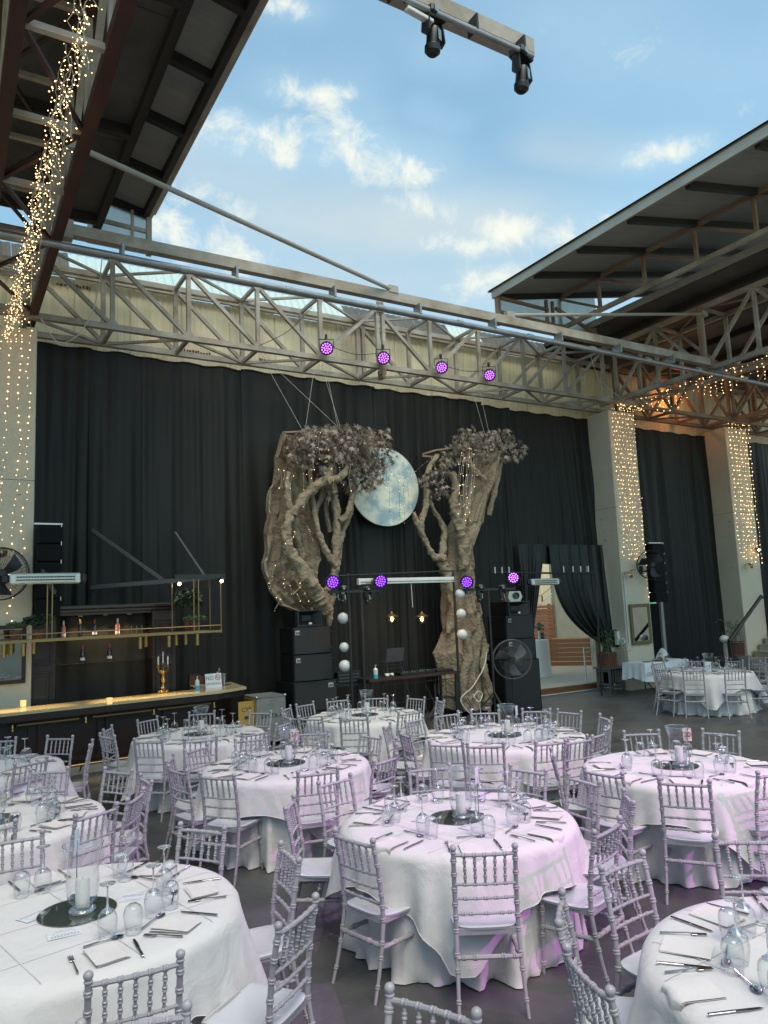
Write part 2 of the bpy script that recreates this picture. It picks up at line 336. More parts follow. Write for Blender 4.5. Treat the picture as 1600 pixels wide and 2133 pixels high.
def part(name, mb, mats, parent, smooth=35): return rel(mb.build(name, mats, None, smooth), parent)
# ================================================================== GROUND AND SHELL
def sheet(name, x0, x1, y0, y1, z, m):
    return struct(MB().add([(x0,y0,z),(x1,y0,z),(x1,y1,z),(x0,y1,z)], [(0,1,2,3)]).build(name, m, smooth=0))
sheet('ground', -400, 400, -400, 600, -.05, 'concrete')
sheet('floor', -6, 26, -8, 14.27, 0, 'floor')
# deck beyond the doorway: planks run across the view
dk = struct(MB().box(10.5, 24, 14.33, 27, -.03, .15).build('deck', 'deck', smooth=0))
struct(MB().box(10.5, 15.3, 14.27, 14.325, 0, .156).build('deck_step', 'deck_edge', smooth=0))
struct(MB().box(10.5, 15.3, 14.235, 14.262, .0, .02).build('threshold_strip', 'white_metal', smooth=0))
for i in range(34):
    y = 14.34+i*.14
    pl = link('plank', PLK, dk, (0, y, 0)) if i else None
    if i == 0:
        PLK = MB().box(11.6, 18.4, 0, .134, .151, .163, .003).mesh('plank', 'deck', 0); link('plank', PLK, dk, (0, y, 0))
# rear and left shell of the hall (behind and beside the camera)
def wall(name, label, b, m='concrete'):
    o = MB().box(*b).build(name, m, smooth=0); return tag(o, label, 'wall')
wall('wall', 'plain concrete side wall at the far left of the hall', (-6.3, -6, -8, 14.6, 0, 3))
wall('wall', 'plain concrete rear wall behind the tables', (-6, 26, -8.3, -8, 0, 2.6))
wall('wall', 'grey concrete side wall beyond the right bay', (26, 26.3, -8, 14.6, 0, 3.2))
# ribbed cream cladding above the curtains: individual panels
clad = thing('cladding_wall', 'cream ribbed metal cladding above the black curtains behind the long truss', 'wall', (8, 14.35, 7))
pan = []
rnd = random.Random(3)
x = -6.0; i = 0
PM = {}
while x < 26:
    w = 1.0
    if 0 not in PM:
        m = MB(); nr = 8
        prof = []
        for k in range(nr):
            a = k*w/nr; prof += [(a+.004, 0), (a+.03, -.012), (a+w/nr-.03, -.012), (a+w/nr-.004, 0)]
        vs = []; fs = []
        for (px_, py_) in prof: vs += [(px_, py_, 6.6), (px_, py_, 8.66)]
        for k in range(len(prof)-1): fs.append((2*k, 2*k+2, 2*k+3, 2*k+1))
        m.add(vs, fs); m.box(.002, w-.004, .01, .05, 6.6, 8.66); PM[0] = m.mesh('panel', 'cream_panel', 0)
    o = link('panel', PM[0], None, (x, 14.30+rnd.uniform(-.004, .004), rnd.uniform(-.02, .02))); rel(o, clad); x += w
# faded red stencil marks on the panels
for (a, b, s) in (((118, 590), (135, 590), 1), ((158, 596), (186, 600), 1), ((372, 728), (436, 736), 1), ((540, 748), (562, 750), 1)):
    mb = MB(); p0 = P(a[0], a[1], 1, 14.285); p1 = P(b[0], b[1], 1, 14.285); k = 0; xx = p0.x
    while xx < p1.x:
        ww = rnd.uniform(.02, .05); mb.box(xx, xx+ww, 14.27, 14.283, p0.z-.03, p0.z+.03*rnd.random()); xx += ww+rnd.uniform(.012, .03)
    part('stencil_mark', mb, 'stencil_red', clad, 0)
# lower masonry hidden behind the curtains
tag(MB().box(-6, 11.9, 14.42, 14.6, 0, 6.6).build('wall', 'concrete', smooth=0), 'masonry wall hidden behind the black curtains left of the doorway', 'wall')
tag(MB().box(14.9, 26, 14.42, 14.6, 0, 6.6).build('wall', 'concrete', smooth=0), 'masonry wall behind the curtains right of the doorway', 'wall')
tag(MB().box(11.9, 14.9, 14.42, 14.6, 3.8, 6.6).build('wall', 'concrete', smooth=0), 'masonry lintel above the open doorway to the wooden deck', 'wall')
# ------------------------------------------------------------------ pillars
def pillar(x0, x1, y0, y1, h, label):
    m = MB().box(x0, x1, y0, y1, 0, h, .015)
    o = m.build('pillar', 'concrete'); rebase(o, ((x0+x1)/2, (y0+y1)/2, 0)); tag(o, label, 'pillar', 'concrete pillars along the back wall')
    c = MB(); r = random.Random(int(x0*10))
    for k in range(9):     # chipped paint and anchor holes
        xx = r.uniform(0, 1); zz = r.choice((2.9, 3.9, 4.3))+r.uniform(-.12, .12); s = r.uniform(.012, .035)
        if k % 2: c.box(x0-.004, x0+.002, y0+.1+xx*.4, y0+.1+xx*.4+s*2, zz, zz+s)
        else: c.box(x0+xx*.8, x0+xx*.8+s*2, y0-.004, y0+.002, zz, zz+s)
    part('chipped_patch', c, 'plinth', o, 0)
    j = MB().box(x0-.003, x1+.003, y0-.003, y1, 4.62, 4.627); part('render_joint', j, 'grey_paint', o, 0)
    return o
P0 = pillar(.33, 1.28, 13.3, 14.2, 7.2, 'grey concrete pillar at the left edge hung with fairy lights')
P1 = pillar(14.85, 15.82, 13.3, 14.2, 7.18, 'grey concrete pillar right of the doorway with the framed mirror')
P2 = pillar(19.68, 20.7, 13.3, 14.2, 7.15, 'grey concrete pillar behind the stairs at the right')
# ------------------------------------------------------------------ curtains
def curtain(label, x0, x1, z1, z0, seed, y=14.0, m='curtain', amp=.105, pitch=.85, lean=0, name='curtain', edge=1):
    r = random.Random(seed); fr = [(r.uniform(.8, 1.3)*2*pi/pitch/k, r.uniform(0, 6.3), r.uniform(-.5, .5), k) for k in (3.1, 1.45, 1, .62, .36)]
    H = z1-z0; nu = max(16, int((x1-x0)/.035)); nv = 26
    deep = [(r.uniform(.05, .95), r.uniform(.015, .04), r.uniform(.4, 1)) for k in range(max(2, int((x1-x0)*1.1)))]
    def fn(u, v):
        z = z1-H*v; xx = x0+(x1-x0)*u
        s = 0
        for f, p, l, k in fr: s += sin(f*(xx+l*v*.5)+p+.8*sin(2.2*v+p))*(.34+.2*k)*(1-.4*abs(sin(2*p+3*v)))
        a = amp*(.25+.75*min(1, v*3.5))
        d = 0
        for c, w, q in deep:
            c2 = c+.03*sin(3*v+c*20); d += math.exp(-((u-c2)*(x1-x0)/w/1.6)**2)*q*(.3+.7*v)
        g = .012*sin(25*xx+7*v) if v > .02 else 0
        return (xx+lean*v, y-s*a*.55+d*.07+g*.2, z+.018*sin(9*xx+seed)*(1 if v < .01 else .3))
    mb = MB().grid(fn, nu, nv)
    o = mb.build(name, m, smooth=0); [setattr(p, 'use_smooth', True) for p in o.data.polygons]
    rebase(o, ((x0+x1)/2, y, z0)); tag(o, label, 'curtain', 'black wall curtains')
    hem = MB().tube([fn(i/20, 0) for i in range(21)], .018, 6); part('top_hem', hem, m, o); return o
curtain('black curtain beside the left pillar, leftmost strip behind the hung speakers', 1.27, 2.26, 7.22, .02, 1)
curtain('black curtain behind the back-bar, second strip from the left pillar', 2.22, 3.2, 7.22, .02, 2)
curtain('wide black curtain between the back-bar and the left tree', 3.16, 5.16, 7.2, .02, 3)
curtain('black curtain behind the leaf crown of the left tree', 5.1, 6.75, 7.2, .02, 4, y=13.96, amp=.05)
curtain('black curtain left of the painted moon', 6.7, 8.22, 7.2, .02, 5, y=14.0)
curtain('black curtain behind the painted moon and the right tree', 8.15, 11.2, 7.17, .02, 6, y=13.97, pitch=.34, amp=.07)
curtain('black curtain right of the right tree, above the stacked speakers', 11.15, 12.1, 7.1, .02, 12, y=14.0, pitch=.3)
curtain('high black curtain over the doorway, its lower edge a flat valance', 12.05, 14.84, 7.08, 3.62, 7, y=14.02, pitch=.26, amp=.06)
curtain('tall black curtain between the two right pillars', 15.84, 19.7, 7.0, .02, 8, y=14.0, pitch=.7)
curtain('black curtain right of the stairs pillar at the right edge', 20.7, 25.8, 7.0, .02, 9, y=14.0, pitch=.7)
# doorway draperies, gathered to each side
def drape(label, left, right, ztop, ztie, zend, seed, y=13.86):
    r = random.Random(seed); nf = 11
    lx0, lx1 = left; rx0, rx1 = right       # x of each edge at the top and at the tie
    def fn(u, v):
        if v < .62:
            t = v/.62; z = ztop+(ztie-ztop)*t; e = t**3.6
            a = lx0+(lx1-lx0)*e; b = rx0+(rx1-rx0)*t
            sag = .16*sin(pi*u)*t*(1 if lx1 > lx0 else -1)
            x = a+(b-a)*u; w = .055*(.4+t*.5)
            return (x, y-w*(sin(nf*pi*u+seed+1.5*t)+.4*sin(nf*2.3*pi*u+seed))-.10*t, z+(.55*(1-u) if lx1 > lx0 else .55*u)*(t**2)*-.0)
        t = (v-.62)/.38; z = ztie+(zend-ztie)*t; wd = .12+.14*min(1, t*2.5); c = (lx1+rx1)/2
        return (c+(u-.5)*wd*1.6, y-.10-.045*sin(nf*pi*u*.8+seed), z)
    o = MB().grid(fn, 60, 34).build('door_drape', 'drape', smooth=0); [setattr(p, 'use_smooth', True) for p in o.data.polygons]
    rebase(o, ((lx1+rx1)/2, y, zend)); return tag(o, label, 'curtain')
drape('black door drape swept and tied to the right, beside the basket plant', (12.98, 14.42), (14.84, 14.82), 3.7, 1.2, .17, 3)
drape('black door drape swept to the left behind the right speaker stack', (11.95, 11.85), (12.83, 12.15), 3.7, 1.55, .03, 5, y=13.84)
b = MB().grid(lambda u, v: (12.0+2.84*u, 13.90+.012*sin(40*u)+.01*v, 3.66-.42*v+.03*sin(14*u)), 60, 4).build('pelmet', 'drape', smooth=30)
rebase(b, (13.4, 13.9, 3.2)); tag(b, 'narrow black pelmet across the head of the doorway', 'pelmet')
# ------------------------------------------------------------------ trusses
def truss(label, along, nodes, c0, c1, z0, z1, diag, m=('steel_grey', 'steel_grey', 'steel_grey'), sq=.075, ch=.1, ext=.6, cat='truss', dbl=None):
    """box truss: along axis (0 X, 1 Y), node positions, two planes c0 (front) and c1, chord heights z0 z1. m = chords, webs, lacing"""
    mid = (nodes[0]+nodes[-1])/2
    t = thing('roof_truss', label, cat, ((mid, (c0+c1)/2, z0) if along == 0 else ((c0+c1)/2, mid, z0)))
    def pt(a, c, z): return (a, c, z) if along == 0 else (c, a, z)
    a0, a1 = min(nodes)-ext, max(nodes)+ext
    for c in (c0, c1):
        part('chord', MB().beam(pt(a0, c, z0), pt(a1, c, z0), ch, ch), m[0], t, 0)
        part('chord', MB().beam(pt(a0, c, z1), pt(a1, c, z1), ch, ch), m[0], t, 0)
    for k, a in enumerate(nodes):
        for c in (c0, c1):
            ww = sq if c == c0 else sq*1.05
            part('post', MB().beam(pt(a, c, z0+ch/2), pt(a, c, z1-ch/2), ww, ww), m[1], t, 0)
            if dbl == k: part('post', MB().beam(pt(a+.14, c, z0+ch/2), pt(a+.14, c, z1-ch/2), ww, ww), m[1], t, 0)
        for z in (z0, z1):
            part('cross_strut', MB().beam(pt(a, c0+ch/2*(1 if c1 > c0 else -1), z), pt(a, c1-ch/2*(1 if c1 > c0 else -1), z), sq*.85, sq*.85), m[1], t, 0)
        for c in (c0, c1):
            for z, sg in ((z0+ch/2, 1), (z1-ch/2, -1)):
                q = sq*.5+.055; th = .005; off = sq/2+.004
                pa, pb, pc = pt(a-q, c-off, z), pt(a+q, c-off, z), pt(a, c-off, z+sg*.13)
                part('gusset', MB().poly([pa, pb, pc], th, 1-along), m[1], t, 0)
    for k in range(len(nodes)-1):
        a, b = nodes[k], nodes[k+1]; s = diag[k]; f = .05*(1 if b > a else -1)
        for c in (c0, c1):
            zz = (z1-ch/2, z0+ch/2) if s == '\\' else (z0+ch/2, z1-ch/2)
            part('diagonal', MB().beam(pt(a+f, c+(.003 if c == c0 else -.003), zz[0]-.02*(1 if s == '\\' else -1)), pt(b-f, c+(.003 if c == c0 else -.003), zz[1]+.02*(1 if s == '\\' else -1)), sq*.9, sq*.9), m[1], t, 0)
        e = ch/2*(1 if c1 > c0 else -1)
        for z, dz in ((z0, -.012), (z1, .012)):
            q0, q1 = (c0+e, c1-e) if k % 2 == 0 else (c1-e, c0+e)
            part('lacing_bar', MB().beam(pt(a+f, q0, z+dz), pt(b-f, q1, z+dz), .045, .045), m[2], t, 0)
    return t
S = 1.345
nx = [1.105+S*k for k in range(11)]
truss('long grey steel box truss spanning the back wall above the black curtains', 0, nx, 13.1, 13.98, 7.36, 8.66, '\\\\\\\\/\\////', dbl=5, ext=1.2)
nx2 = [15.95+1.25*k for k in range(4)]
truss('dark steel box truss bridging the two right pillars', 0, nx2+[21.0, 22.3, 23.6], 13.12, 13.98, 7.32, 8.62, '\\/\\/\\/', ext=.1, m=('steel_rust', 'steel_rust', 'steel_rust'))
ny = [13.03-1.31*k for k in range(16)]
truss('grey steel truss running towards the camera above the right tables', 1, ny[:10], 14.95, 15.86, 7.4, 8.87, '/\\/\\/\\/\\/\\/\\/'.replace('\\\\', '\\'), m=('steel_grey', 'steel_grey', 'steel_rust'))
truss('red-brown and grey steel truss overhead at the left edge, draped with fairy lights', 1, ny[:10], 1.2, .42, 7.42, 8.8, '//////////////', m=('steel_red', 'steel_grey', 'steel_red'), ch=.13)
truss('third steel truss deep in the right bay behind the second pillar', 1, ny[:10], 19.8, 20.6, 7.34, 8.8, '/\\/\\/\\/\\/', m=('steel_rust', 'steel_rust', 'steel_rust'))
# splice plates at the middle of the long truss
sp = MB().box(7.80, 7.97, 13.03, 13.05, 7.18, 7.55); sp.box(7.80, 7.97, 13.03, 13.05, 8.55, 8.78); sp.box(7.86, 7.93, 13.0, 13.2, 7.1, 7.3)
tag(rebase(sp.build('splice_plate', 'steel_rust', smooth=0), (7.88, 13.04, 7.2)), 'bolted splice plate at the middle of the long truss', 'steel plate')
# beams, pipes and rods
bm = thing('tie_beam', 'long grey box beam crossing the hall in front of the long truss', 'beam', (8, 10.25, 7.5))
part('beam', MB().beam((1.27, 10.25, 7.53), (14.88, 10.25, 7.50), .13, .16), 'steel_grey', bm, 0)
part('end_plate', MB().box(14.80, 14.9, 10.17, 10.33, 7.36, 7.62), 'steel_rust', bm, 0)
part('end_plate', MB().box(1.27, 1.4, 10.17, 10.33, 7.40, 7.66), 'steel_grey', bm, 0)
pp = thing('scaffold_pipe', 'galvanised pipe clamped under the long box beam', 'pipe', (8, 10.1, 7.2))
part('pipe', MB().tube([(-5, 10.08, 7.24), (8, 10.08, 7.2), (24, 10.08, 7.13)], .048, 12), 'galvanised', pp)
for k in range(9):
    xx = 2.0+k*1.62
    part('clamp', MB().box(xx, xx+.035, 10.03, 10.24, 7.235, 7.42), 'galvanised', pp, 0)
    part('coupler', MB().tube([(xx+.8, 10.08, 7.21), (xx+.92, 10.08, 7.21)], .056, 12), 'galvanised', pp)
for lab, a, b_ in (('pale tie rod slanting from the left roof truss to the long box beam', (1.2, 8.6, 7.74), (6.44, 10.22, 7.64)), ('pale tie rod from the box beam to a post of the right truss', (9.02, 10.25, 7.64), (14.93, 10.33, 8.70))):
    t = thing('tie_rod', lab, 'steel rod', a); part('rod', MB().tube([a, b_], .035, 10), 'fascia', t)
    for q in (a, b_): part('lug', MB().box(q[0]-.09, q[0]+.09, q[1]-.05, q[1]+.05, q[2]-.06, q[2]+.06), 'fascia', t, 0)
part_post = MB().beam((14.95-.14, 10.37, 7.46), (14.95-.14, 10.37, 8.86), .085, .085)
tag(rebase(part_post.build('stub_post', 'steel_rust', smooth=0), (14.81, 10.37, 7.46)), 'rusty stub post on the right truss where the pale rod ends', 'steel post')
# beam with two moving heads near the camera
ob = thing('lighting_beam', 'grey box beam jutting into the sky at the top with two moving-head lamps', 'beam', (1.2, 4.86, 7.5))
part('beam', MB().beam((1.28, 4.86, 7.58), (4.74, 4.86, 7.58), .16, .15), 'steel_grey', ob, 0)
part('pipe', MB().tube([(1.3, 4.69, 7.36), (4.62, 4.69, 7.36)], .028, 12), 'galvanised', ob)
for xx in (2.2, 3.1, 3.95, 4.5): part('clamp', MB().box(xx, xx+.02, 4.66, 4.8, 7.37, 7.52), 'black_metal', ob, 0)
# ------------------------------------------------------------------ roofs
def roof(label, x0, z0, x1, z1, y0, y1, th=.12, name='roof'):
    t = thing(name, label, 'roof', ((x0+x1)/2, (y0+y1)/2, min(z0, z1)))
    return t
YN = [12.95-1.31*k for k in range(10)]
# left sliding roof
lr = roof('left half of the sliding roof with grey panels between dark rafters', 3.05, 9.6, -2, 10.6, 12.95, -5)
zl = lambda x: 9.56+(3.05-x)*.2
zr = lambda x: 9.47+(x-10.98)*.2
for k in range(5):
    y1, y0 = YN[k], YN[k+1]
    part('ceiling_panel', MB().add([(3.0, y0+.05, zl(3.0)), (3.0, y1-.05, zl(3.0)), (-2, y1-.05, zl(-2)), (-2, y0+.05, zl(-2)),
        (3.0, y0+.05, zl(3.0)+.05), (3.0, y1-.05, zl(3.0)+.05), (-2, y1-.05, zl(-2)+.05), (-2, y0+.05, zl(-2)+.05)], [(0,1,2,3),(7,6,5,4),(0,4,5,1),(1,5,6,2),(2,6,7,3),(3,7,4,0)]), 'soffit_panel', lr, 0)
for k in range(6): part('rafter', MB().beam((3.0, YN[k], zl(3.0)-.07), (-2, YN[k], zl(-2)-.07), .11, .16), 'rafter', lr, 0)
part('edge_beam', MB().beam((2.98, 12.99, zl(2.98)-.05), (2.98, 6.3, zl(2.98)-.05), .09, .2), 'rafter', lr, 0)
part('purlin', MB().beam((2.22, 12.95, zl(2.22)-.1), (2.22, 6.3, zl(2.22)-.1), .1, .24), 'rafter', lr, 0)
part('fascia', MB().box(3.03, 3.12, 6.3, 13.05, 9.50, 9.72), 'steel_grey', lr, 0)
part('roof_sheet', MB().add([(3.2, 6.2, zl(3.2)+.09), (3.2, 13.1, zl(3.2)+.09), (-3, 13.1, zl(-3)+.09), (-3, 6.2, zl(-3)+.09), (3.2, 6.2, zl(3.2)+.13), (3.2, 13.1, zl(3.2)+.13), (-3, 13.1, zl(-3)+.13), (-3, 6.2, zl(-3)+.13)], [(0,1,2,3),(7,6,5,4),(0,4,5,1),(1,5,6,2),(2,6,7,3),(3,7,4,0)]), 'fascia', lr, 0)
part('corner_post', MB().beam((3.03, 12.9, 8.72), (3.03, 12.9, 9.5), .09, .09), 'steel_grey', lr, 0)
part('gable_sheet', MB().box(2.0, 2.98, 12.93, 12.95, 8.75, 9.52), 'translucent_sheet', lr, 0)
part('gable_rail', MB().beam((1.9, 12.89, 9.2), (2.98, 12.89, 9.16), .05, .07), 'steel_grey', lr, 0)
part('gable_rail', MB().beam((2.74, 12.88, 8.75), (2.74, 12.88, 9.5), .05, .05), 'steel_grey', lr, 0)
# left fixed roof
lf = roof('dark fixed roof overhead along the left side', 2.15, 9.2, -6, 9.2, 13, -8)
for k in range(3):
    y1 = 13.0-k*2.6
    part('soffit_board', MB().box(-6.2, 2.15, y1-2.59, y1, 9.12, 9.24), 'soffit', lf, 0)
part('edge_beam', MB().beam((2.12, 13.0, 9.05), (2.12, 5.2, 9.05), .06, .15), 'rafter', lf, 0)
part('gutter', MB().box(2.16, 2.22, 5.2, 13.0, 9.02, 9.26), 'rafter', lf, 0)
for k in range(3): part('rafter', MB().beam((-6, 12.6-2.6*k, 9.03), (2.1, 12.6-2.6*k, 9.03), .09, .16), 'rafter', lf, 0)
# right sliding roof with its own light truss
rr = roof('right half of the sliding roof, raised on a light rust-brown truss', 10.98, 9.5, 16, 10.5, 12.95, -5)
for k in range(6):
    y1, y0 = YN[k], YN[k+1]
    part('ceiling_panel', MB().add([(11.02, y0+.05, zr(11.02)), (11.02, y1-.05, zr(11.02)), (17, y1-.05, zr(17)), (17, y0+.05, zr(17)),
        (11.02, y0+.05, zr(11.02)+.05), (11.02, y1-.05, zr(11.02)+.05), (17, y1-.05, zr(17)+.05), (17, y0+.05, zr(17)+.05)], [(3,2,1,0),(4,5,6,7),(1,5,4,0),(2,6,5,1),(3,7,6,2),(0,4,7,3)]), 'soffit_panel', rr, 0)
for k in range(7): part('rafter', MB().beam((11.05, YN[k], zr(11.05)-.06), (17, YN[k], zr(17)-.06), .1, .14), 'rafter', rr, 0)
part('fascia', MB().box(10.93, 10.98, 5.0, 13.0, 9.38, 9.56), 'fascia', rr, 0)
part('flashing', MB().box(10.90, 11.02, 4.95, 13.05, 9.563, 9.60), 'steel_rust', rr, 0)
part('roof_sheet', MB().add([(10.9, 4.9, zr(10.9)+.11), (10.9, 13.1, zr(10.9)+.11), (17.5, 13.1, zr(17.5)+.11), (17.5, 4.9, zr(17.5)+.11), (10.9, 4.9, zr(10.9)+.15), (10.9, 13.1, zr(10.9)+.15), (17.5, 13.1, zr(17.5)+.15), (17.5, 4.9, zr(17.5)+.15)], [(3,2,1,0),(4,5,6,7),(1,5,4,0),(2,6,5,1),(3,7,6,2),(0,4,7,3)]), 'fascia', rr, 0)
part('upper_chord', MB().beam((13.1, 13.0, 9.80), (13.1, 4.9, 9.80), .07, .09), 'steel_rust', rr, 0)
part('lower_chord', MB().beam((13.1, 13.3, 9.0), (13.1, 4.9, 9.0), .08, .10), 'steel_grey', rr, 0)
for k in range(6):
    y = 13.02-1.31*k
    part('post', MB().beam((13.1, y, 9.05), (13.1, y, 9.76), .07, .07), 'steel_rust', rr, 0)
    part('diagonal', MB().beam((13.1, y-.06, 9.74), (13.1, y-1.27, 9.08), .06, .06), 'steel_rust', rr, 0)
part('corner_post', MB().beam((11.02, 12.9, 8.72), (11.02, 12.9, 9.4), .1, .1), 'steel_rust', rr, 0)
part('gable_sheet', MB().add([(11.1, 12.95, 8.75), (14.3, 12.95, 8.75), (14.3, 12.95, 10.0), (11.1, 12.95, 9.42), (11.1, 12.97, 8.75), (14.3, 12.97, 8.75), (14.3, 12.97, 10.0), (11.1, 12.97, 9.42)], [(0,1,2,3),(7,6,5,4),(0,4,5,1),(1,5,6,2),(2,6,7,3),(3,7,4,0)]), 'translucent_sheet', rr, 0)
for a, b_ in (((11.1, 12.9, 9.40), (12.6, 12.9, 9.36)), ((11.1, 12.9, 9.05), (13.1, 12.9, 9.0)), ((12.55, 12.9, 8.75), (12.55, 12.9, 9.6)), ((12.75, 12.9, 8.75), (12.75, 12.9, 9.6)), ((12.85, 12.9, 9.45), (14.2, 12.9, 9.0))):
    part('gable_rail', MB().beam(a, b_, .06, .07), 'steel_rust', rr, 0)
# right fixed roof
rf = roof('dark fixed roof over the right bay with a pale front edge', 14, 9.2, 26, 9.6, 13, -8)
for k in range(3):
    y1 = 14.9-k*2.7
    part('soffit_board', MB().box(14.0, 26, y1-2.69, y1, 9.18, 9.28), 'soffit', rf, 0)
part('fascia', MB().box(13.93, 13.99, 6.8, 13.3, 9.10, 9.24), 'fascia', rf, 0)
for k in range(8): part('purlin', MB().beam((15.0+1.45*k, 13.5, 9.10), (15.0+1.45*k, 6.8, 9.10), .09, .15), 'rafter', rf, 0)
tag(MB().box(14.9, 26, 14.36, 14.5, 8.5, 9.2).build('wall', 'soffit', smooth=0), 'dark strip added under the right fixed roof to shut out sky light', 'wall')  # added strip: closes the roof gap so sky light stays off the cladding
# translucent eaves strip seen through the top of the long truss
ev = thing('eaves_roof', 'pale translucent corrugated sheets over the top of the long truss', 'roof', (7, 14.1, 8.75))
for k in range(18):
    xx = -2+k*.98
    dark = k in (0, 1, 2, 3, 10, 11, 12, 14, 15, 16, 17)
    def fe(u, v, xx=xx): return (xx+.97*u, 14.24+.40*v+.018*sin(u*pi*2*6), 8.68+.62*v)
    part('corrugated_sheet', MB().grid(fe, 36, 1), 'soffit' if dark else 'translucent_sheet', ev, 60)
part('ridge_angle', MB().beam((-2, 14.2, 8.70), (15, 14.2, 8.68), .06, .12), 'steel_grey', ev, 0)
# yard beyond the doorway
yw = MB().box(9, 26, 23.4, 23.6, 1.9, 6.5); yo = tag(yw.build('yard_wall', 'cream_panel', smooth=0), 'cream clad boundary wall beyond the doorway', 'wall')
for xx in (17.0, 18.8, 20.6, 22.4): part('panel_joint', MB().box(xx, xx+.02, 23.37, 23.396, 1.9, 6.5), 'grey_paint', yo, 0)
yc = MB().box(9, 26, 23.3, 23.7, .0, 1.9); yc = tag(yc.build('yard_wall', 'plinth', smooth=0), 'weathered concrete plinth wall behind the slatted timber screen', 'wall')
part('coping', MB().box(9, 26, 23.25, 23.75, 1.9, 1.98), 'fascia', yc, 0)
ol = tag(MB().box(19.6, 24, 20.8, 21.0, .15, 5.4).build('yard_wall', 'yard_wall', smooth=0), 'plain olive-grey wall in the yard behind the timber planter', 'wall')
scn = thing('timber_screen', 'slatted timber screen in the yard beyond the doorway', 'screen', (18, 20.9, .15))
SL = MB().box(0, 4.2, 0, .03, 0, .105, .004).mesh('slat', 'slat_wood', 0)
for k in range(16): link('slat', SL, scn, (-2.6+random.uniform(-.01, .01), random.uniform(-.012, .012), .02+k*.125))
part('post', MB().box(17.3, 17.38, 20.94, 21.02, .15, 2.2), 'slat_wood', scn, 0); part('post', MB().box(19.4, 19.5, 20.94, 21.02, .15, 2.2), 'slat_wood', scn, 0)
pb = P(1148, 1388, 2, .15)
bx = thing('timber_planter', 'long timber plank box on the deck beyond the doorway', 'planter', (pb.x, pb.y, .15), radians(-50))
PK = MB().box(0, 1, 0, .03, 0, .135, .005).mesh('plank', 'slat_wood', 0)
for k in range(6):
    o = link('plank', PK, bx, (0, 0, .01+k*.148)); o.scale = (1.35, 1, 1)
    o = link('plank', PK, bx, (1.36, .0, .01+k*.148)); o.rotation_euler.z = radians(38); o.scale = (1.9, 1, 1)
MB().box(1.30, 1.36, -.05, .0, 0, .93).build('corner_post', 'deck_edge', bx, 0)
MB().add([(0, .03, .86), (1.35, .03, .86), (2.8, 1.2, .86), (0, 1.4, .86)], [(0, 1, 2, 3)]).build('lid', 'slat_wood', bx, 0)
# leafy shrubs in the yard
def leaves(n, fn, size, seed, m, name, parent=None, curl=.3):
    r = random.Random(seed); mb = MB()
    for k in range(n):
        p = Vector(fn(r)); s = size*r.uniform(.6, 1.3); e = Euler((r.uniform(-1.2, 1.2), r.uniform(-1.2, 1.2), r.uniform(0, 6.3))).to_matrix()
        vs = [p+e @ Vector(q)*s for q in ((0, -1, 0), (.42, -.1, -.12*curl), (.3, .55, 0), (0, 1, .2*curl), (-.3, .55, 0), (-.42, -.1, -.12*curl))]
        mb.add(vs, [(0, 1, 2, 3), (0, 3, 4, 5)])
    return mb.build(name, m, parent, 0)
def shrub(label, loc, rx, h, n, size, seed, m='leaf_green', cat='shrub', name='shrub'):
    t = thing(name, label, cat, loc)
    def fn(r):
        z = r.random(); a = r.uniform(0, 6.3); q = rx*(1-z*.75)*sqrt(r.random())
        return (q*cos(a), q*sin(a), .05+h*z)
    f = leaves(n, fn, size, seed, m, 'foliage', t); f['kind'] = 'stuff'
    MB().tube([(0, 0, 0), (0, 0, h*.8)], .015, 6).build('stem', 'wicker', t)
    return t
shrub('dark conical shrub beside the timber box beyond the doorway', (17.1, 18.9, .15), .28, 1.1, 420, .045, 4, 'leaf_dark')
shrub('small green shrub between the cloth table and the conical shrub', (16.3, 18.7, .15), .25, .55, 200, .045, 5)
# ================================================================== CHAIRS
def turned(pts, r, rings=(), n=8, k=.0055, step=14, taper=None):
    """turned rod through pts (list of points) with double beads at fractions rings"""
    pts = [Vector(p) for p in pts]; seg = [0]
    for a, b in zip(pts, pts[1:]): seg.append(seg[-1]+(b-a).length)
    T = seg[-1]
    def at(s):
        s = max(0, min(T, s))
        for i in range(len(seg)-1):
            if s <= seg[i+1]+1e-9: return pts[i].lerp(pts[i+1], (s-seg[i])/max(1e-9, seg[i+1]-seg[i]))
        return pts[-1]
    ss = {0: 0, T: 0}
    for i in range(1, step): ss[T*i/step] = 0
    for f in rings:
        c = f*T
        for q in list(ss):
            if abs(q-c) < .02 and 0 < q < T: del ss[q]
        for d, e in ((-.0125, 0), (-.0095, 1), (-.004, 1), (0, .1), (.004, 1), (.0095, 1), (.0125, 0)): ss[c+d] = e
    ks = sorted(q for q in ss if -.001 <= q <= T+.001)
    R = [(r if taper is None else taper(q/T)*r)+k*ss[q] for q in ks]
    return MB().tube([at(q) for q in ks], R, n)
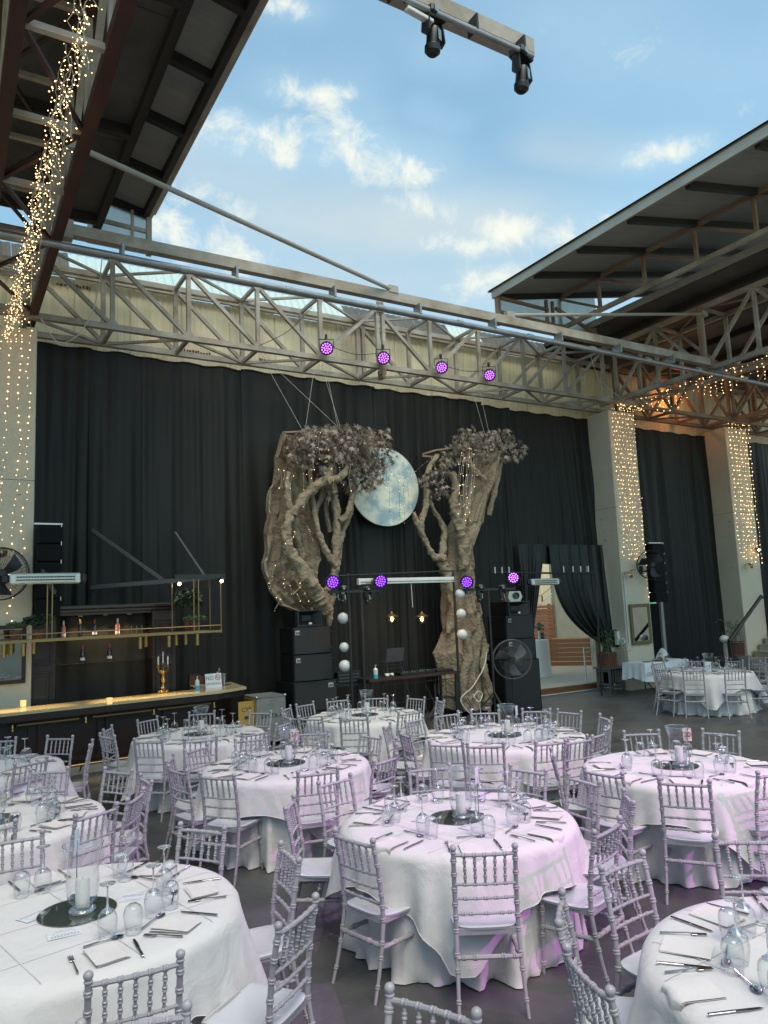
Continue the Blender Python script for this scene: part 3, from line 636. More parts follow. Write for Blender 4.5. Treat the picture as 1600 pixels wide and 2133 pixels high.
def make_chair():
    t = thing('banquet_chair', 'grey chair', 'chair')
    for sx in (-1, 1):
        pts = [(sx*.195, -.045, 0), (sx*.190, -.005, .12), (sx*.184, .035, .28), (sx*.180, .060, .43), (sx*.180, .055, .56), (sx*.180, .035, .72), (sx*.180, 0, .885)]
        m = turned(pts,   .0130, (.10, .27, .36, .50, .585, .665, .76, .86, .95), 9, k=.0045, step=16, taper=lambda f: .80+.28*min(1, f*2.2))
        m.lathe([(.012, .880), (.018, .884), (.019, .889), (.012, .893), (.018, .901), (.0205, .910), (.018, .921), (.010, .928), (.001, .930)], 10, (sx*.180, 0, 0))
        m.build('back_post', 'chair_frame', t, 40)
        f = turned([(sx*.176, .395, .435), (sx*.180, .402, .2), (sx*.184, .412, 0)], .0138, (.10, .17, .36, .47, .86), 9, step=10, taper=lambda f: 1.12-.35*f)
        f.build('front_leg', 'chair_frame', t, 40)
        turned([(sx*.185, .03, .285), (sx*.182, .22, .283), (sx*.181, .405, .28)], .0125, (.12, .30, .70, .88), 8, taper=lambda f: .85+.35*sin(pi*f)).build('side_stretcher', 'chair_frame', t, 40)
        MB().beam((sx*.172, .06, .43), (sx*.170, .40, .43), .02, .035).build('seat_rail', 'chair_frame', t, 0)
    sx5 = [-.118, -.059, 0, .059, .118]
    def yb(z): return .055-.055*max(0, (z-.56))/.325*1.0
    for z, nm, bow in ((.872, 'top_rail', .013), (.700, 'cross_rail', .011), (.617, 'cross_rail', .010), (.530, 'cross_rail', .009)):
        y = yb(z)
        pts = [(-.178, y, z), (-.09, y-bow*.75, z), (0, y-bow, z), (.09, y-bow*.75, z), (.178, y, z)]
        turned(pts, .0112 if nm == 'top_rail' else .0082, [(.178+q)/.356 for q in sx5] if z > .6 else [(.178+q)/.356 for q in (-.09, 0, .09)]+[.12, .88], 8, k=.0035, step=12).build(nm, 'chair_frame', t, 40)
    for q in sx5:
        b1 = .013*(1-(q/.178)**2); b0 = .011*(1-(q/.178)**2)
        turned([(q*.98, yb(.70)-b0, .708), (q, yb(.872)-b1, .864)], .0072, (.22, .50, .78), 8, k=.004, step=8).build('spindle', 'chair_frame', t, 40)
    turned([(-.185, .03, .30), (0, .03, .30), (.185, .03, .30)], .0125, (.10, .28, .72, .90), 8, taper=lambda f: .85+.35*sin(pi*f)).build('rear_stretcher', 'chair_frame', t, 40)
    MB().beam((-.17, .40, .43), (.17, .40, .43), .02, .035).build('seat_rail', 'chair_frame', t, 0)
    MB().beam((-.17, .06, .43), (.17, .06, .43), .02, .035).build('seat_rail', 'chair_frame', t, 0)
    # moulded seat: rounded square, dished, waterfall front
    nu, nv = 20, 18
    def top(u, v):
        a = 2*u-1; b = 2*v-1
        k = (abs(a)**5+abs(b)**5)**(1/5) or 1; mx = max(abs(a), abs(b)) or 1; s = mx/k if k > 0 else 1
        x = a*s*(.190+.018*v); y = .245+b*s*.205
        z = .452-.007*(1-a*a)*(1-b*b)*1.6+.010*abs(b if b < 0 else 0)**3+.004*a*a
        if v > .82: z -= ((v-.82)/.18)**2*.018
        e = max(abs(a), abs(b)); 
        if e > .93: z -= (e-.93)/.07*.006
        return (x, y, z)
    m = MB().grid(top, nu, nv)
    m.grid(lambda u, v: (lambda p: (p[0]*.97, .245+(p[1]-.245)*.97, p[2]-.016))(top(u, 1-v)), nu, nv)
    n0 = (nu+1)*(nv+1)
    ring = [i for i in range(nu+1)]+[j*(nu+1)+nu for j in range(1, nv+1)]+[nv*(nu+1)+i for i in range(nu-1, -1, -1)]+[j*(nu+1) for j in range(nv-1, 0, -1)]
    def low(i): j, q = divmod(i, nu+1); return n0+(nv-j)*(nu+1)+q
    for a, b in zip(ring, ring[1:]+ring[:1]): m.f.append((b, a, low(a), low(b))); m.m.append(0)
    m.build('seat', 'chair_seat', t, 50)
    return t
proto = make_chair()
TAB = {1: (3.3, 4.68), 2: (5.83, 4.77), 3: (5.75, 7.1), 4: (5.4, 9.85), 5: (3.11, 7.4), 6: (2.98, 9.98), 7: (0.41, 9.49), 8: (0.4, 6.95), 9: (0.68, 4.52), 10: (3.27, 1.86), 11: (13.35, 9.95), 0: (0.4, 1.87)}
TR = {3: .90, 2: .80}
TN = {1: 'centre table', 2: 'right-hand number-20 table', 3: 'big fan-side table', 4: 'DJ-side table', 5: 'mid-left number-26 table', 6: 'bar-corner table', 7: 'far-left bar table',
      8: 'left-edge table', 9: 'bottom-left table', 10: 'bottom-right table', 11: 'farthest right table', 0: 'unseen nearest table'}
CH_ = [(1,2.27,4.35,13),(1,2.76,3.66,59),(1,3.63,3.53,108),(1,4.43,4.52,176),(1,4.35,5.09,-166),(1,3.77,5.73,-114),(1,2.89,5.84,-74),(1,2.28,5.37,-33),(1,4.26,3.92,142),
 (9,1.82,4.31,174),(9,1.5,3.47,127),(9,0.73,3.36,85),(9,1.56,5.18,-144),(0,0.64,2.96,-105),(0,1.56,2.43,-154),(8,0.33,6.19,92),(9,0.46,5.77,-91),(8,1.05,6.13,117),(8,1.4,6.44,148),(8,1.61,7.0,-178),(8,1.49,7.58,-149),(8,0.95,8.09,-120),
 (7,0.85,8.71,119),(7,1.32,10.24,-135),(7,1.55,9.43,166),(7,0.69,10.62,-115),(6,1.81,9.89,17),(6,1.93,10.52,-27),(6,2.13,9.16,45),(6,2.55,11.0,-60),(6,3.35,11.08,-109),(6,4.02,10.46,-145),(6,3.29,8.74,99),(6,2.64,8.79,77),
 (5,3.09,8.36,-95),(5,2.42,8.21,-58),(5,2.03,7.81,-26),(5,1.95,7.23,12),(5,2.16,6.71,36),(5,2.93,6.25,78),(5,3.66,6.31,113),(5,4.18,6.96,149),(5,3.81,8.24,-123),(5,4.2,7.55,-170),
 (4,4.46,10.56,-44),(4,4.86,10.77,-70),(4,5.47,10.87,-93),(4,6.05,10.64,-126),(4,4.15,9.66,8),(6,3.84,9.19,128),(4,4.3,9.36,35),(4,4.7,8.88,53),(4,5.51,8.81,96),(3,5.2,8.2,-71),(4,6.44,10.07,-166),(4,6.5,9.49,162),
 (3,4.67,7.98,-43),(3,4.55,7.38,-12),(3,5.77,8.29,-91),(3,6.22,8.06,-129),(3,6.77,7.68,-138),(3,6.96,7.27,-171),(3,6.91,6.61,155),(3,6.0,5.89,103),(3,6.48,6.18,127),(3,5.38,5.9,75),(3,5.65,5.79,87),(3,4.54,6.57,37),(3,4.79,6.23,52),
 (2,6.4,5.64,-123),(2,6.96,5.1,-162),(2,4.94,3.98,35),(2,5.73,3.74,80),(2,4.74,4.61,10),(2,4.95,5.43,-39),(2,6.72,4.05,140),(10,3.21,3.03,-84),(10,2.51,2.77,-46),(10,2.18,2.28,-19),(10,4.07,2.87,-129),
 (11,14.06,10.77,-131),(11,14.43,10.08,-173),(11,12.33,9.5,39),(11,12.79,8.94,53),(11,12.2,10.1,2),(11,12.65,10.71,-56),(11,15.16,10.04,-177),(11,13.8,8.88,113),(11,14.35,9.35,150),(11,13.3,11.1,-90)]
# sort by table and side for labels that single each one out
seats = []
for t in TAB:
    L_ = [c for c in CH_ if c[0] == t]; tc = imgz(*TAB[t])
    for side in ('near', 'far'):
        G = sorted([c for c in L_ if (imgz(c[1], c[2]) < tc) == (side == 'near')], key=lambda c: imgx(c[1], c[2]))
        for k, c in enumerate(G):
            rank = 'only one' if len(G) == 1 else (ORD[k] if k < len(G)-1 or k < 2 else 'rightmost')
            if len(G) > 1 and k == len(G)-1: rank = 'rightmost'
            seats.append((c, side, rank))
first = True
for (t, x, y, a), side, rank in seats:
    o = proto if first else copy_tree(proto); first = False
    o.location = (x, y, 0); o.rotation_euler = (0, 0, radians(a-90))
    o['label'] = f'grey spindle-back chair, {rank}, {side} side, {TN[t]}'
    o['category'] = 'chair'; o['group'] = 'grey banquet chairs set round the tables'
# ================================================================== TABLES AND CLOTHS
def cloths(t):
    cx_, cy_ = TAB[t]; R = TR.get(t, .81); r = random.Random(t*11+3); ZT = .765
    tb = thing('banquet_table', f'round folding table under white cloths, {TN[t]}', 'table', (cx_, cy_, 0), 0, 'round banquet tables')
    MB().lathe([(0.001, .735), (R-.02, .735), (R-.02, .755), (.001, .755)], 40).build('tabletop', 'table_wood', tb)
    for k in range(4):
        a = pi/4+k*pi/2; MB().tube([(cos(a)*(R-.25), sin(a)*(R-.25), .735), (cos(a)*(R-.2), sin(a)*(R-.2), 0)], .014, 8).build('leg', 'black_metal', tb)
    mt = 'cloth'
    n = 180; ang0 = r.uniform(0, 1.5)
    fr = [(int(k), r.uniform(0, 6.3), r.uniform(.5, 1)) for k in (8, 14, 20, 28)]
    def under(u, v):
        th = 2*pi*u
        w = sum(q*(1-2*abs(sin(k*th/2+p+v*.35*sin(p)))**.75)*(1 if k % 2 == 0 else 1) for k, p, q in fr)/2.0
        t2 = max(0, v); rad = R-.012+.085*t2**1.3+(.020+.070*t2)*w*t2**.7
        if v > .96: rad += .03*(v-.96)/.04*sin(23*th)
        return (rad*cos(th), rad*sin(th), ZT-.012-(ZT-.02)*v)
    m = MB().grid(under, n, 16)
    o = m.build('tablecloth', mt, None, 0); [setattr(p, 'use_smooth', True) for p in o.data.polygons]
    o.location = (cx_, cy_, 0); tag(o, f'floor-length white skirt cloth of the {TN[t]}', 'tablecloth', 'long white table cloths')
    # square overlay
    s = R+.30; nr = 9; nd = 14; vs = []; 
    hw = s-.02
    def dropof(th):
        c = max(abs(cos(th-ang0)), abs(sin(th-ang0))); return min(hw/c, R+.62)-R
    fr2 = [(int(k), r.uniform(0, 6.3), r.uniform(.4, 1)) for k in (12, 17, 23, 31)]
    def over(u, v):
        th = 2*pi*u; D = dropof(th)
        if v <= .4:
            q = v/.4; rr_ = R*q; z = ZT+.0022*sin(5*th+7*q)*q*(1-q)*3
            return (rr_*cos(th), rr_*sin(th), z)
        q = (v-.4)/.6; corner = (D-.26)/.36
        w = sum(a*sin(k*th+p) for k, p, a in fr2)/2.2
        c4 = cos(4*(th-ang0)+pi)      # 1 at the corners
        s_ = q*D; fl = max(0, s_-.02)
        rad = R+.010+min(.03, s_*.8)+fl*(.12+.12*corner)+fl*.12*w+.06*corner*q*sin(8*(th-ang0)+.6)
        return (rad*cos(th), rad*sin(th), ZT-.004*min(1, q*8)-s_*.985)
    m = MB().grid(over, n, 26)
    o = m.build('overlay_cloth', mt, None, 0); [setattr(p, 'use_smooth', True) for p in o.data.polygons]
    o.location = (cx_, cy_, .004); tag(o, f'square white top cloth draped over the {TN[t]}', 'tablecloth', 'square white top cloths')
    hm = MB().tube([over(i/n, 1) for i in range(n+1)], .0035, 4, False).build('hem', mt, o, 60)
    # pressed fold creases as fine ridges
    cr = MB()
    for d in (-.42, 0, .42):
        for flip in (0, 1):
            L_ = sqrt(max(.01, (R-.01)**2-d*d)); ca, sa = cos(ang0+flip*pi/2), sin(ang0+flip*pi/2)
            p = Vector((-L_*ca-d*sa, -L_*sa+d*ca, ZT+.0045)); q = Vector((L_*ca-d*sa, L_*sa+d*ca, ZT+.0045))
            sd = Vector((-sa, ca, 0))*.0025; cr.add([p-sd, q-sd, q+Vector((0, 0, .0009)), p+Vector((0, 0, .0009)), p+sd, q+sd], [(0, 1, 2, 3), (3, 2, 5, 4)])
    cr.build('pressed_crease', mt, o, 30)
for t in TAB: cloths(t)
# ================================================================== PLACE SETTINGS
def mk_wine():
    prof = [(.033, 0), (.037, .02), (.042, .05), (.043, .075), (.038, .100), (.024, .118), (.008, .128)]
    b = MB().lathe(prof, 20).mesh('bowl', 'glass', 60)
    s = MB().lathe([(.001, .108), (.026, .112), (.020, .119), (.0075, .128), (.0042, .140), (.0035, .18), (.004, .215), (.009, .226)], 10).mesh('stem', 'glass_solid', 60)
    f = MB().lathe([(.009, .225), (.034, .231), (.035, .233), (.010, .236), (.001, .236)], 20).mesh('foot', 'glass_solid', 60)
    rm = MB().tube([(.033*cos(2*pi*i/20), .033*sin(2*pi*i/20), .001) for i in range(21)], .0009, 4, False).mesh('rim', 'glass_solid', 60)
    return b, s, f, rm
def mk_tumbler():
    b = MB().lathe([(.033, 0), (.038, .03), (.043, .065), (.042, .095), (.035, .118), (.02, .130), (.001, .133)], 20).mesh('upturned_tumbler', 'glass', 60)
    f = MB().lathe([(.030, .1195), (.022, .127), (.001, .130)], 16).mesh('thick_base', 'glass_solid', 60)
    rm = MB().tube([(.033*cos(2*pi*i/20), .033*sin(2*pi*i/20), .001) for i in range(21)], .0009, 4, False).mesh('rim', 'glass_solid', 60)
    return b, f, rm
WG, TG = mk_wine(), mk_tumbler()
kn = MB(); kn.box(-.0065, .0065, -.11, 0, 0, .006, .002); kn.add([(-.008, 0, .002), (.008, 0, .002), (.009, .06, .002), (.004, .115, .002), (-.006, .10, .002), (-.008, 0, .004), (.008, 0, .004), (.009, .06, .0035), (.004, .115, .003), (-.006, .10, .0035)], [(4,3,2,1,0),(5,6,7,8,9),(0,1,6,5),(1,2,7,6),(2,3,8,7),(3,4,9,8),(4,0,5,9)])
KN = kn.mesh('table_knife', 'cutlery', 30)
fk = MB(); fk.tube([(0, -.105, .004), (0, -.04, .006), (0, .02, .009), (0, .035, .006)], [.0055, .0042, .0032, .004], 6)
fk.box(-.011, .011, .034, .058, .003, .006, .001)
for k in range(4): fk.box(-.0112+k*.0062, -.0076+k*.0062, .056, .10, .003+.0, .0055)
FK = fk.mesh('table_fork', 'cutlery', 30)
sp = MB(); sp.tube([(0, -.10, .004), (0, -.03, .006), (0, .035, .008)], [.0055, .004, .003], 6)
sp.grid(lambda u, v: (.020*sin(pi*u)*(2*v-1), .062-.032*cos(pi*u), .006-.006*(1-(2*v-1)**2)*sin(pi*u)), 10, 8)
SPN = sp.mesh('table_spoon', 'cutlery', 50)
def mk_napkin_flat(seed):
    r = random.Random(seed); m = MB()
    for k in range(3):
        o = k*.004; q = r.uniform(-.006, .006)
        def f(u, v, o=o, q=q): return (-.072+.144*u+q+.01*(v-.5)*(k-1), -.105+.21*v, .003+o*.7+.006*sin(3*u+v*2+seed)*u*(1-v)+(.006*(1-u)**4))
        m.grid(f, 8, 8)
    m.box(-.068, .068, -.10, .10, 0, .005, .002)
    return m.mesh('napkin', 'napkin', 50)
def mk_napkin_drape(seed, ln):
    m = MB(); r = random.Random(seed)
    for k, o in ((0, 0), (1, .006)):
        def f(u, v, o=o):
            s = v*(.17+ln); x = -.075+.15*u
            if s < .17: return (x, s, .004+o+.003*sin(4*u+seed))
            d = s-.17; a = min(d/.035, pi/2)
            return (x*(1-.04*d/ln)+.006*sin(9*d+seed), .17+.022*sin(a)+.02*sin(pi*u*2.3+seed)*min(1, d*6)+o, .004+o-.022*(1-cos(a))-max(0, d-.035*pi/2))
        m.grid(f, 10, 18)
    return m.mesh('napkin', 'napkin', 60)
NF = [mk_napkin_flat(k) for k in range(3)]; ND = [mk_napkin_drape(5, .26), mk_napkin_drape(9, .20)]
rs = random.Random(21); drape_set = set()
def put(name, me, x, y, z, rz, label, cat, group):
    o = link(name, me); o.location = (x, y, z); o.rotation_euler = (0, 0, rz); return tag(o, label, cat, group)
for (t, x, y, a), side, rank in seats:
    if t == 0: continue
    cx_, cy_ = TAB[t]; R = TR.get(t, .81); d = atan2(y-cy_, x-cx_); Z = .7725
    ref = f'{rank}, {side} side, {TN[t]}'
    ux, uy = cos(d), sin(d); vx, vy = -uy, ux          # v to the right hand of someone facing the centre? (u outwards)
    rz = d+pi/2                                        # local +Y points to the table centre
    def at(rad, side_, ): return cx_+ux*rad+vx*side_, cy_+uy*rad+vy*side_
    j = lambda s: rs.uniform(-s, s)
    dr = rs.random() < .42 and (side == 'near' or t in (3,))
    if dr:
        px_, py_ = at(R-.17, j(.02)); put('napkin', ND[rs.randrange(2)], px_, py_, Z, d-pi/2+j(.05), f'pale napkin hanging before the chair {ref}', 'napkin', 'folded napkins')
    else:
        px_, py_ = at(R-.15-rs.random()*.02, j(.025)); put('napkin', NF[rs.randrange(3)], px_, py_, Z, rz+j(.3)+(pi/2 if rs.random() < .25 else 0), f'folded pale napkin before the chair {ref}', 'napkin', 'folded napkins')
    px_, py_ = at(R-.14, .155+j(.015)); put('table_knife', KN, px_, py_, Z+.002, rz+j(.12), f'steel knife before the chair {ref}', 'knife', 'table knives')
    px_, py_ = at(R-.15, -.15+j(.02)); put('table_fork', FK, px_, py_, Z+.001, rz+j(.18), f'steel fork before the chair {ref}', 'fork', 'table forks')
    px_, py_ = at(R-.315, j(.03)); put('table_spoon', SPN, px_, py_, Z+.002, rz-pi/2+j(.25), f'steel spoon before the chair {ref}', 'spoon', 'table spoons')
    px_, py_ = at(R-.36, .065+j(.02)); w = put('upturned_wine_glass', WG[0], px_, py_, Z, j(3), f'upturned wine glass before the chair {ref}', 'wine glass', 'upturned stemmed wine glasses')
    w.scale = (1.12, 1.12, 1.08)
    for q, me in zip(('stem', 'foot', 'rim'), WG[1:]): link(q, me, w)
    px_, py_ = at(R-.33+j(.02), .165+j(.02)); w = put('upturned_tumbler', TG[0], px_, py_, Z, j(3), f'upturned round tumbler before the chair {ref}', 'tumbler', 'upturned glass tumblers')
    w.scale = (1.08, 1.08, 1.05)
    for q, me in zip(('thick_base', 'rim'), TG[1:]): link(q, me, w)
# ---- centrepieces
MD = MB().lathe([(.001, 0), (.20, 0), (.20, .004), (.001, .004)], 48).mesh('mirror_disc', 'mirror_disc', 30)
VS = MB().lathe([(.060, .004), (.070, .010), (.064, .020), (.045, .030), (.052, .042), (.072, .06), (.082, .10), (.084, .16), (.080, .22), (.083, .27), (.095, .31), (.105, .345)], 32).mesh('hurricane_vase', 'glass_vase', 60)
VB = MB().lathe([(.001, .0), (.066, .002), (.070, .010), (.060, .020), (.040, .028), (.001, .030)], 28).mesh('thick_foot', 'glass_solid', 60)
VR = MB().tube([(.105*cos(2*pi*i/32), .105*sin(2*pi*i/32), .345) for i in range(33)], .0018, 6, False).mesh('rim', 'glass_solid', 60)
CN = MB().lathe([(.001, 0), (.037, 0), (.037, .13), (.034, .137), (.012, .134), (.001, .132)], 24).mesh('pillar_candle', 'candle', 40)
WK = MB().tube([(0, 0, .132), (.001, 0, .146)], .0012, 5).mesh('wick', 'ink', 0)
for t in TAB:
    if t == 0: continue
    cx_, cy_ = TAB[t]; Z = .7715
    put('mirror_disc', MD, cx_, cy_, Z, 0, f'dark round mirror tile at the middle of the {TN[t]}', 'mirror', 'centre mirror tiles')
    ox, oy = (.02, -.03)
    v = put('hurricane_vase', VS, cx_+ox, cy_+oy, Z+.005, 0, f'clear hurricane vase on the {TN[t]}', 'vase', 'glass hurricane vases')
    link('thick_foot', VB, v); link('rim', VR, v)
    c_ = put('pillar_candle', CN, cx_+ox, cy_+oy, Z+.036, 0, f'white pillar candle inside the vase of the {TN[t]}', 'candle', 'white pillar candles'); link('wick', WK, c_)
# number stands
def card(t, dx, dy, num, h=.30, face=True):
    cx_, cy_ = TAB[t]; x, y = cx_+dx, cy_+dy; yaw = atan2(-x, y) if face else atan2(-x, y)+1.25   # faces the camera
    o = thing('number_stand', f'pink number card on a thin steel stand on the {TN[t]}' if face else f'number card seen edge-on on a steel stand, {TN[t]}', 'number stand', (x, y, .772), yaw)
    MB().lathe([(.001, 0), (.038, 0), (.038, .004), (.006, .008), (.001, .008)], 24).build('base', 'cutlery', o)
    MB().tube([(0, 0, .005), (0, 0, h)], .0035, 8).build('stem', 'cutlery', o)
    ck = MB().box(-.036, .036, -.001, .001, h-.05, h+.065).build('card', 'card_pink' if face else 'paper', o, 0)
    if face: text(num, .062, 'ink', 'number', ck, (0, -.0017, h+.006), (pi/2, 0, 0), bold=.001)
card(2, .17, -.02, '20', .25); card(5, .14, .10, '26', .25); card(1, .17, -.04, '', .27, False); card(3, .22, .02, '', .25, False)
card(9, .03, .24, '', .30, False)
o = thing('number_stand', 'white card numbered 12 before the candle on the far table', 'number stand', (TAB[11][0]-.12, TAB[11][1]-.12, .772), atan2(-13.3, 9.9))
ck = MB().box(-.055, .055, -.002, .002, .0, .20).build('card', 'paper', o, 0); text('12', .09, 'ink', 'number', ck, (0, -.003, .10), (pi/2, 0, 0), bold=.001)
# printed menu cards by the candles (the code square is left out)
def menu(t, dx, dy, rz, where):
    o = thing('printed_card', f'printed white card {where} of the {TN[t]}', 'card', (TAB[t][0]+dx, TAB[t][1]+dy, .7716), rz, 'printed cards')
    s = MB().box(-.078, .078, -.052, .052, 0, .0008).build('sheet', 'paper', o, 0)
    l = MB()
    for k in range(3):
        for q in range(9): l.box(-.066+q*.015, -.066+q*.015+random.uniform(.006, .012), .036-k*.008, .0385-k*.008, .0009, .0012)
    l.box(-.05, .05, .012, .0128, .0009, .0012); l.box(-.05, .05, -.024, -.0232, .0009, .0012); l.box(-.05, -.0492, -.024, .012, .0009, .0012); l.box(.0492, .05, -.024, .012, .0009, .0012)
    for q in range(8): l.box(-.04+q*.010, -.04+q*.010+.006, -.040, -.038, .0009, .0012)
    pr = l.build('print', 'ink', o, 0); pr['kind'] = 'stuff'
menu(9, -.20, .08, .5, 'left of the vase'); menu(9, .30, .02, -.35, 'right of the vase'); menu(9, -.10, -.26, 3.1, 'in front of the vase')
menu(1, -.22, .12, .4, 'left of the vase'); menu(1, .26, .10, -.3, 'right of the vase'); menu(1, -.06, -.24, .2, 'in front of the vase')
# ================================================================== BAR
def world_thing(name, label, cat, base, group=None): return thing(name, label, cat, base, 0, group)
bar = world_thing('bar_counter', 'long dark panelled bar with a pale lit top and brass handrail', 'bar counter', (2, 12.6, 0))
SK = .09
def by(x): return 12.2+SK*(x-.78)
top = MB(); tp = [(-1.2, by(-1.2)), (4.08, by(4.08)), (4.66, 12.78), (4.78, 14.0), (4.0, 14.0), (3.9, by(3.9)+.66), (-1.2, by(-1.2)+.62)]
top.poly([(x, y, 1.00) for x, y in tp], .045, 2)
part('counter_top', top, 'bar_top', bar, 0)
part('counter_edge', MB().poly([(x, y-.0, .90) for x, y in [(-1.2, by(-1.2)+.03), (4.07, by(4.07)+.03), (4.62, 12.82), (4.74, 13.99), (4.05, 13.99), (3.95, by(3.9)+.6), (-1.2, by(-1.2)+.58)]], .098, 2), 'dark_wood', bar, 0)
part('front_board', MB().poly([(x, y, .14) for x, y in [(-1.2, by(-1.2)+.27), (4.0, by(4.0)+.27), (4.42, 13.0), (4.5, 13.9), (4.3, 13.9), (4.2, 13.1), (3.9, by(3.9)+.4), (-1.2, by(-1.2)+.4)]], .76, 2), 'dark_wood', bar, 0)
part('plinth', MB().poly([(x, y, .0) for x, y in [(-1.2, by(-1.2)+.22), (4.02, by(4.0)+.22), (4.46, 13.0), (4.54, 13.9), (4.3, 13.9), (3.9, by(3.9)+.4), (-1.2, by(-1.2)+.4)]], .14, 2), 'plinth', bar, 0)
for k, (a, b_) in enumerate(((-.9, .2), (.28, 1.22), (1.3, 2.2), (2.28, 3.1), (3.18, 3.9))):
    ya, yb_ = by(a)+.27, by(b_)+.27
    def fr_(x0, x1, z0, z1, pr): 
        m = MB(); m.poly([(x0, by(x0)+.27-pr, z0), (x1, by(x1)+.27-pr, z0), (x1, by(x1)+.27-pr, z1), (x0, by(x0)+.27-pr, z1)], pr-.002, 1); return m
    for q in ((a, b_, .78, .83), (a, b_, .20, .25), (a, a+.05, .25, .78), (b_-.05, b_, .25, .78)): part('moulding', fr_(*q, .03), 'dark_wood', bar, 0)
    part('panel', fr_(a+.12, b_-.12, .32, .72, .014), 'dark_wood', bar, 0)
for a, b_ in ((-.8, .62), (1.0, 1.86), (2.06, 2.96), (3.06, 3.95)):
    part('handrail', MB().tube([(a, by(a)+.10, .845), (b_, by(b_)+.10, .845)], .018, 10), 'brass_dull', bar)
for x in (.72, .95, 1.96, 3.0, 4.02):
    part('bracket', MB().tube([(x, by(x)+.27, .86), (x, by(x)+.10, .845), (x, by(x)+.10, .80)], .012, 8).ball((x, by(x)+.10, .775), .026, 10, 6), 'brass', bar)
part('foot_rail', MB().tube([(-1, by(-1)+.04, .17), (4.0, by(4)+.04, .17)], .02, 10), 'brass_dull', bar)
for x in (-.5, .7, 1.9, 3.1): part('rail_support', MB().tube([(x, by(x)+.22, .06), (x, by(x)+.04, .17)], .012, 6), 'black_metal', bar)
# back-bar
bb = world_thing('back_bar', 'tall dark wooden back-bar with panelled columns and glass shelves', 'shelving', (2.4, 13.6, 0))
YB = 13.45
for x0, x1 in ((1.18, 1.66), (3.2, 3.62)):
    part('column', MB().box(x0, x1, YB, 13.85, 0, 2.44, .01), 'dark_wood', bb)
    for z0, z1 in ((.9, 1.52), (1.62, 2.30), (.1, .8)):
        for q in ((x0+.06, x1-.06, z1-.04, z1), (x0+.06, x1-.06, z0, z0+.04), (x0+.06, x0+.10, z0+.04, z1-.04), (x1-.10, x1-.06, z0+.04, z1-.04)):
            part('moulding', MB().box(q[0], q[1], YB-.02, YB-.001, q[2], q[3], .006), 'dark_wood', bb)
        part('raised_panel', MB().box(x0+.14, x1-.14, YB-.014, YB-.001, z0+.08, z1-.08, .005), 'dark_wood', bb)
part('cornice', MB().box(1.14, 3.68, YB-.06, 13.85, 2.50, 2.56, .012), 'dark_wood', bb)
part('cornice', MB().box(1.17, 3.64, YB-.03, 13.85, 2.445, 2.497, .01), 'dark_wood', bb)
part('header_panel', MB().box(1.67, 3.19, YB+.02, 13.85, 2.40, 2.443), 'dark_wood', bb)
for z in (2.02, 1.60): part('glass_shelf', MB().box(1.665, 3.195, YB+.05, 13.80, z, z+.010), 'glass', bb, 0)
for x in (2.05, 2.45, 2.85): part('downlight', MB().lathe([(.001, 0), (.035, 0), (.04, .012), (.001, .014)], 16, (x, YB+.16, 2.384)), 'globe', bb)
for x in (2.05, 2.45, 2.85):
    l = bpy.data.lights.new('shelf_downlight', 'SPOT'); l.energy = 22; l.color = (1, .72, .34); l.spot_size = radians(110); l.spot_blend = .8; l.shadow_soft_size = .03
    o = bpy.data.objects.new('shelf_downlight', l); C.objects.link(o); o.location = (x, YB+.16, 2.37)
bl = MB().grid(lambda u, v: (1.67+1.52*u, 13.82+.02*sin(9*u+3*v)+.012*sin(31*u), .95+1.45*v), 50, 12)
part('draped_cloth', bl, 'curtain', bb, 60)
BOT = MB().lathe([(.001, 0), (.036, 0), (.037, .01), (.037, .17), (.030, .20), (.015, .225), (.014, .29), (.001, .29)], 16)
def bottle(px, py, z, body, foil, lab, y=13.6, sc=1.0):
    x = P(px, py, 1, y).x
    o = MB(); o.v = list(BOT.v); o.f = list(BOT.f); o.m = list(BOT.m)
    o = o.build('wine_bottle', body, None, 40); o.location = (x, y, z); o.scale = (sc, sc, sc); tag(o, lab, 'bottle', 'bottles on the back-bar shelves')
    MB().lathe([(.0155, .225), (.0155, .292), (.001, .293)], 14).build('foil', foil, o); MB().lathe([(.0376, .06), (.0376, .14)], 16).build('paper_label', 'ink' if foil == 'foil_yellow' else 'paper', o).scale = (1, 1, .6)
bottle(132, 1326, 2.031, 'rose_wine', 'foil_white', 'rose wine bottle with a pale cap, leftmost on the upper shelf')
bottle(167, 1326, 2.031, 'bottle_red', 'foil_yellow', 'dark wine bottle with a yellow cap on the upper shelf')
bottle(197, 1324, 2.031, 'bottle_red', 'foil_red', 'dark wine bottle with a red cap on the upper shelf')
bottle(245, 1323, 2.031, 'rose_wine', 'foil_white', 'rose wine bottle with a white cap, rightmost on the upper shelf')
bottle(172, 1380, 1.611, 'bottle_red', 'foil_red', 'dark red-capped bottle, left of the two on the lower shelf')
bottle(228, 1378, 1.611, 'bottle_red', 'foil_red', 'dark red-capped bottle, right of the two on the lower shelf')
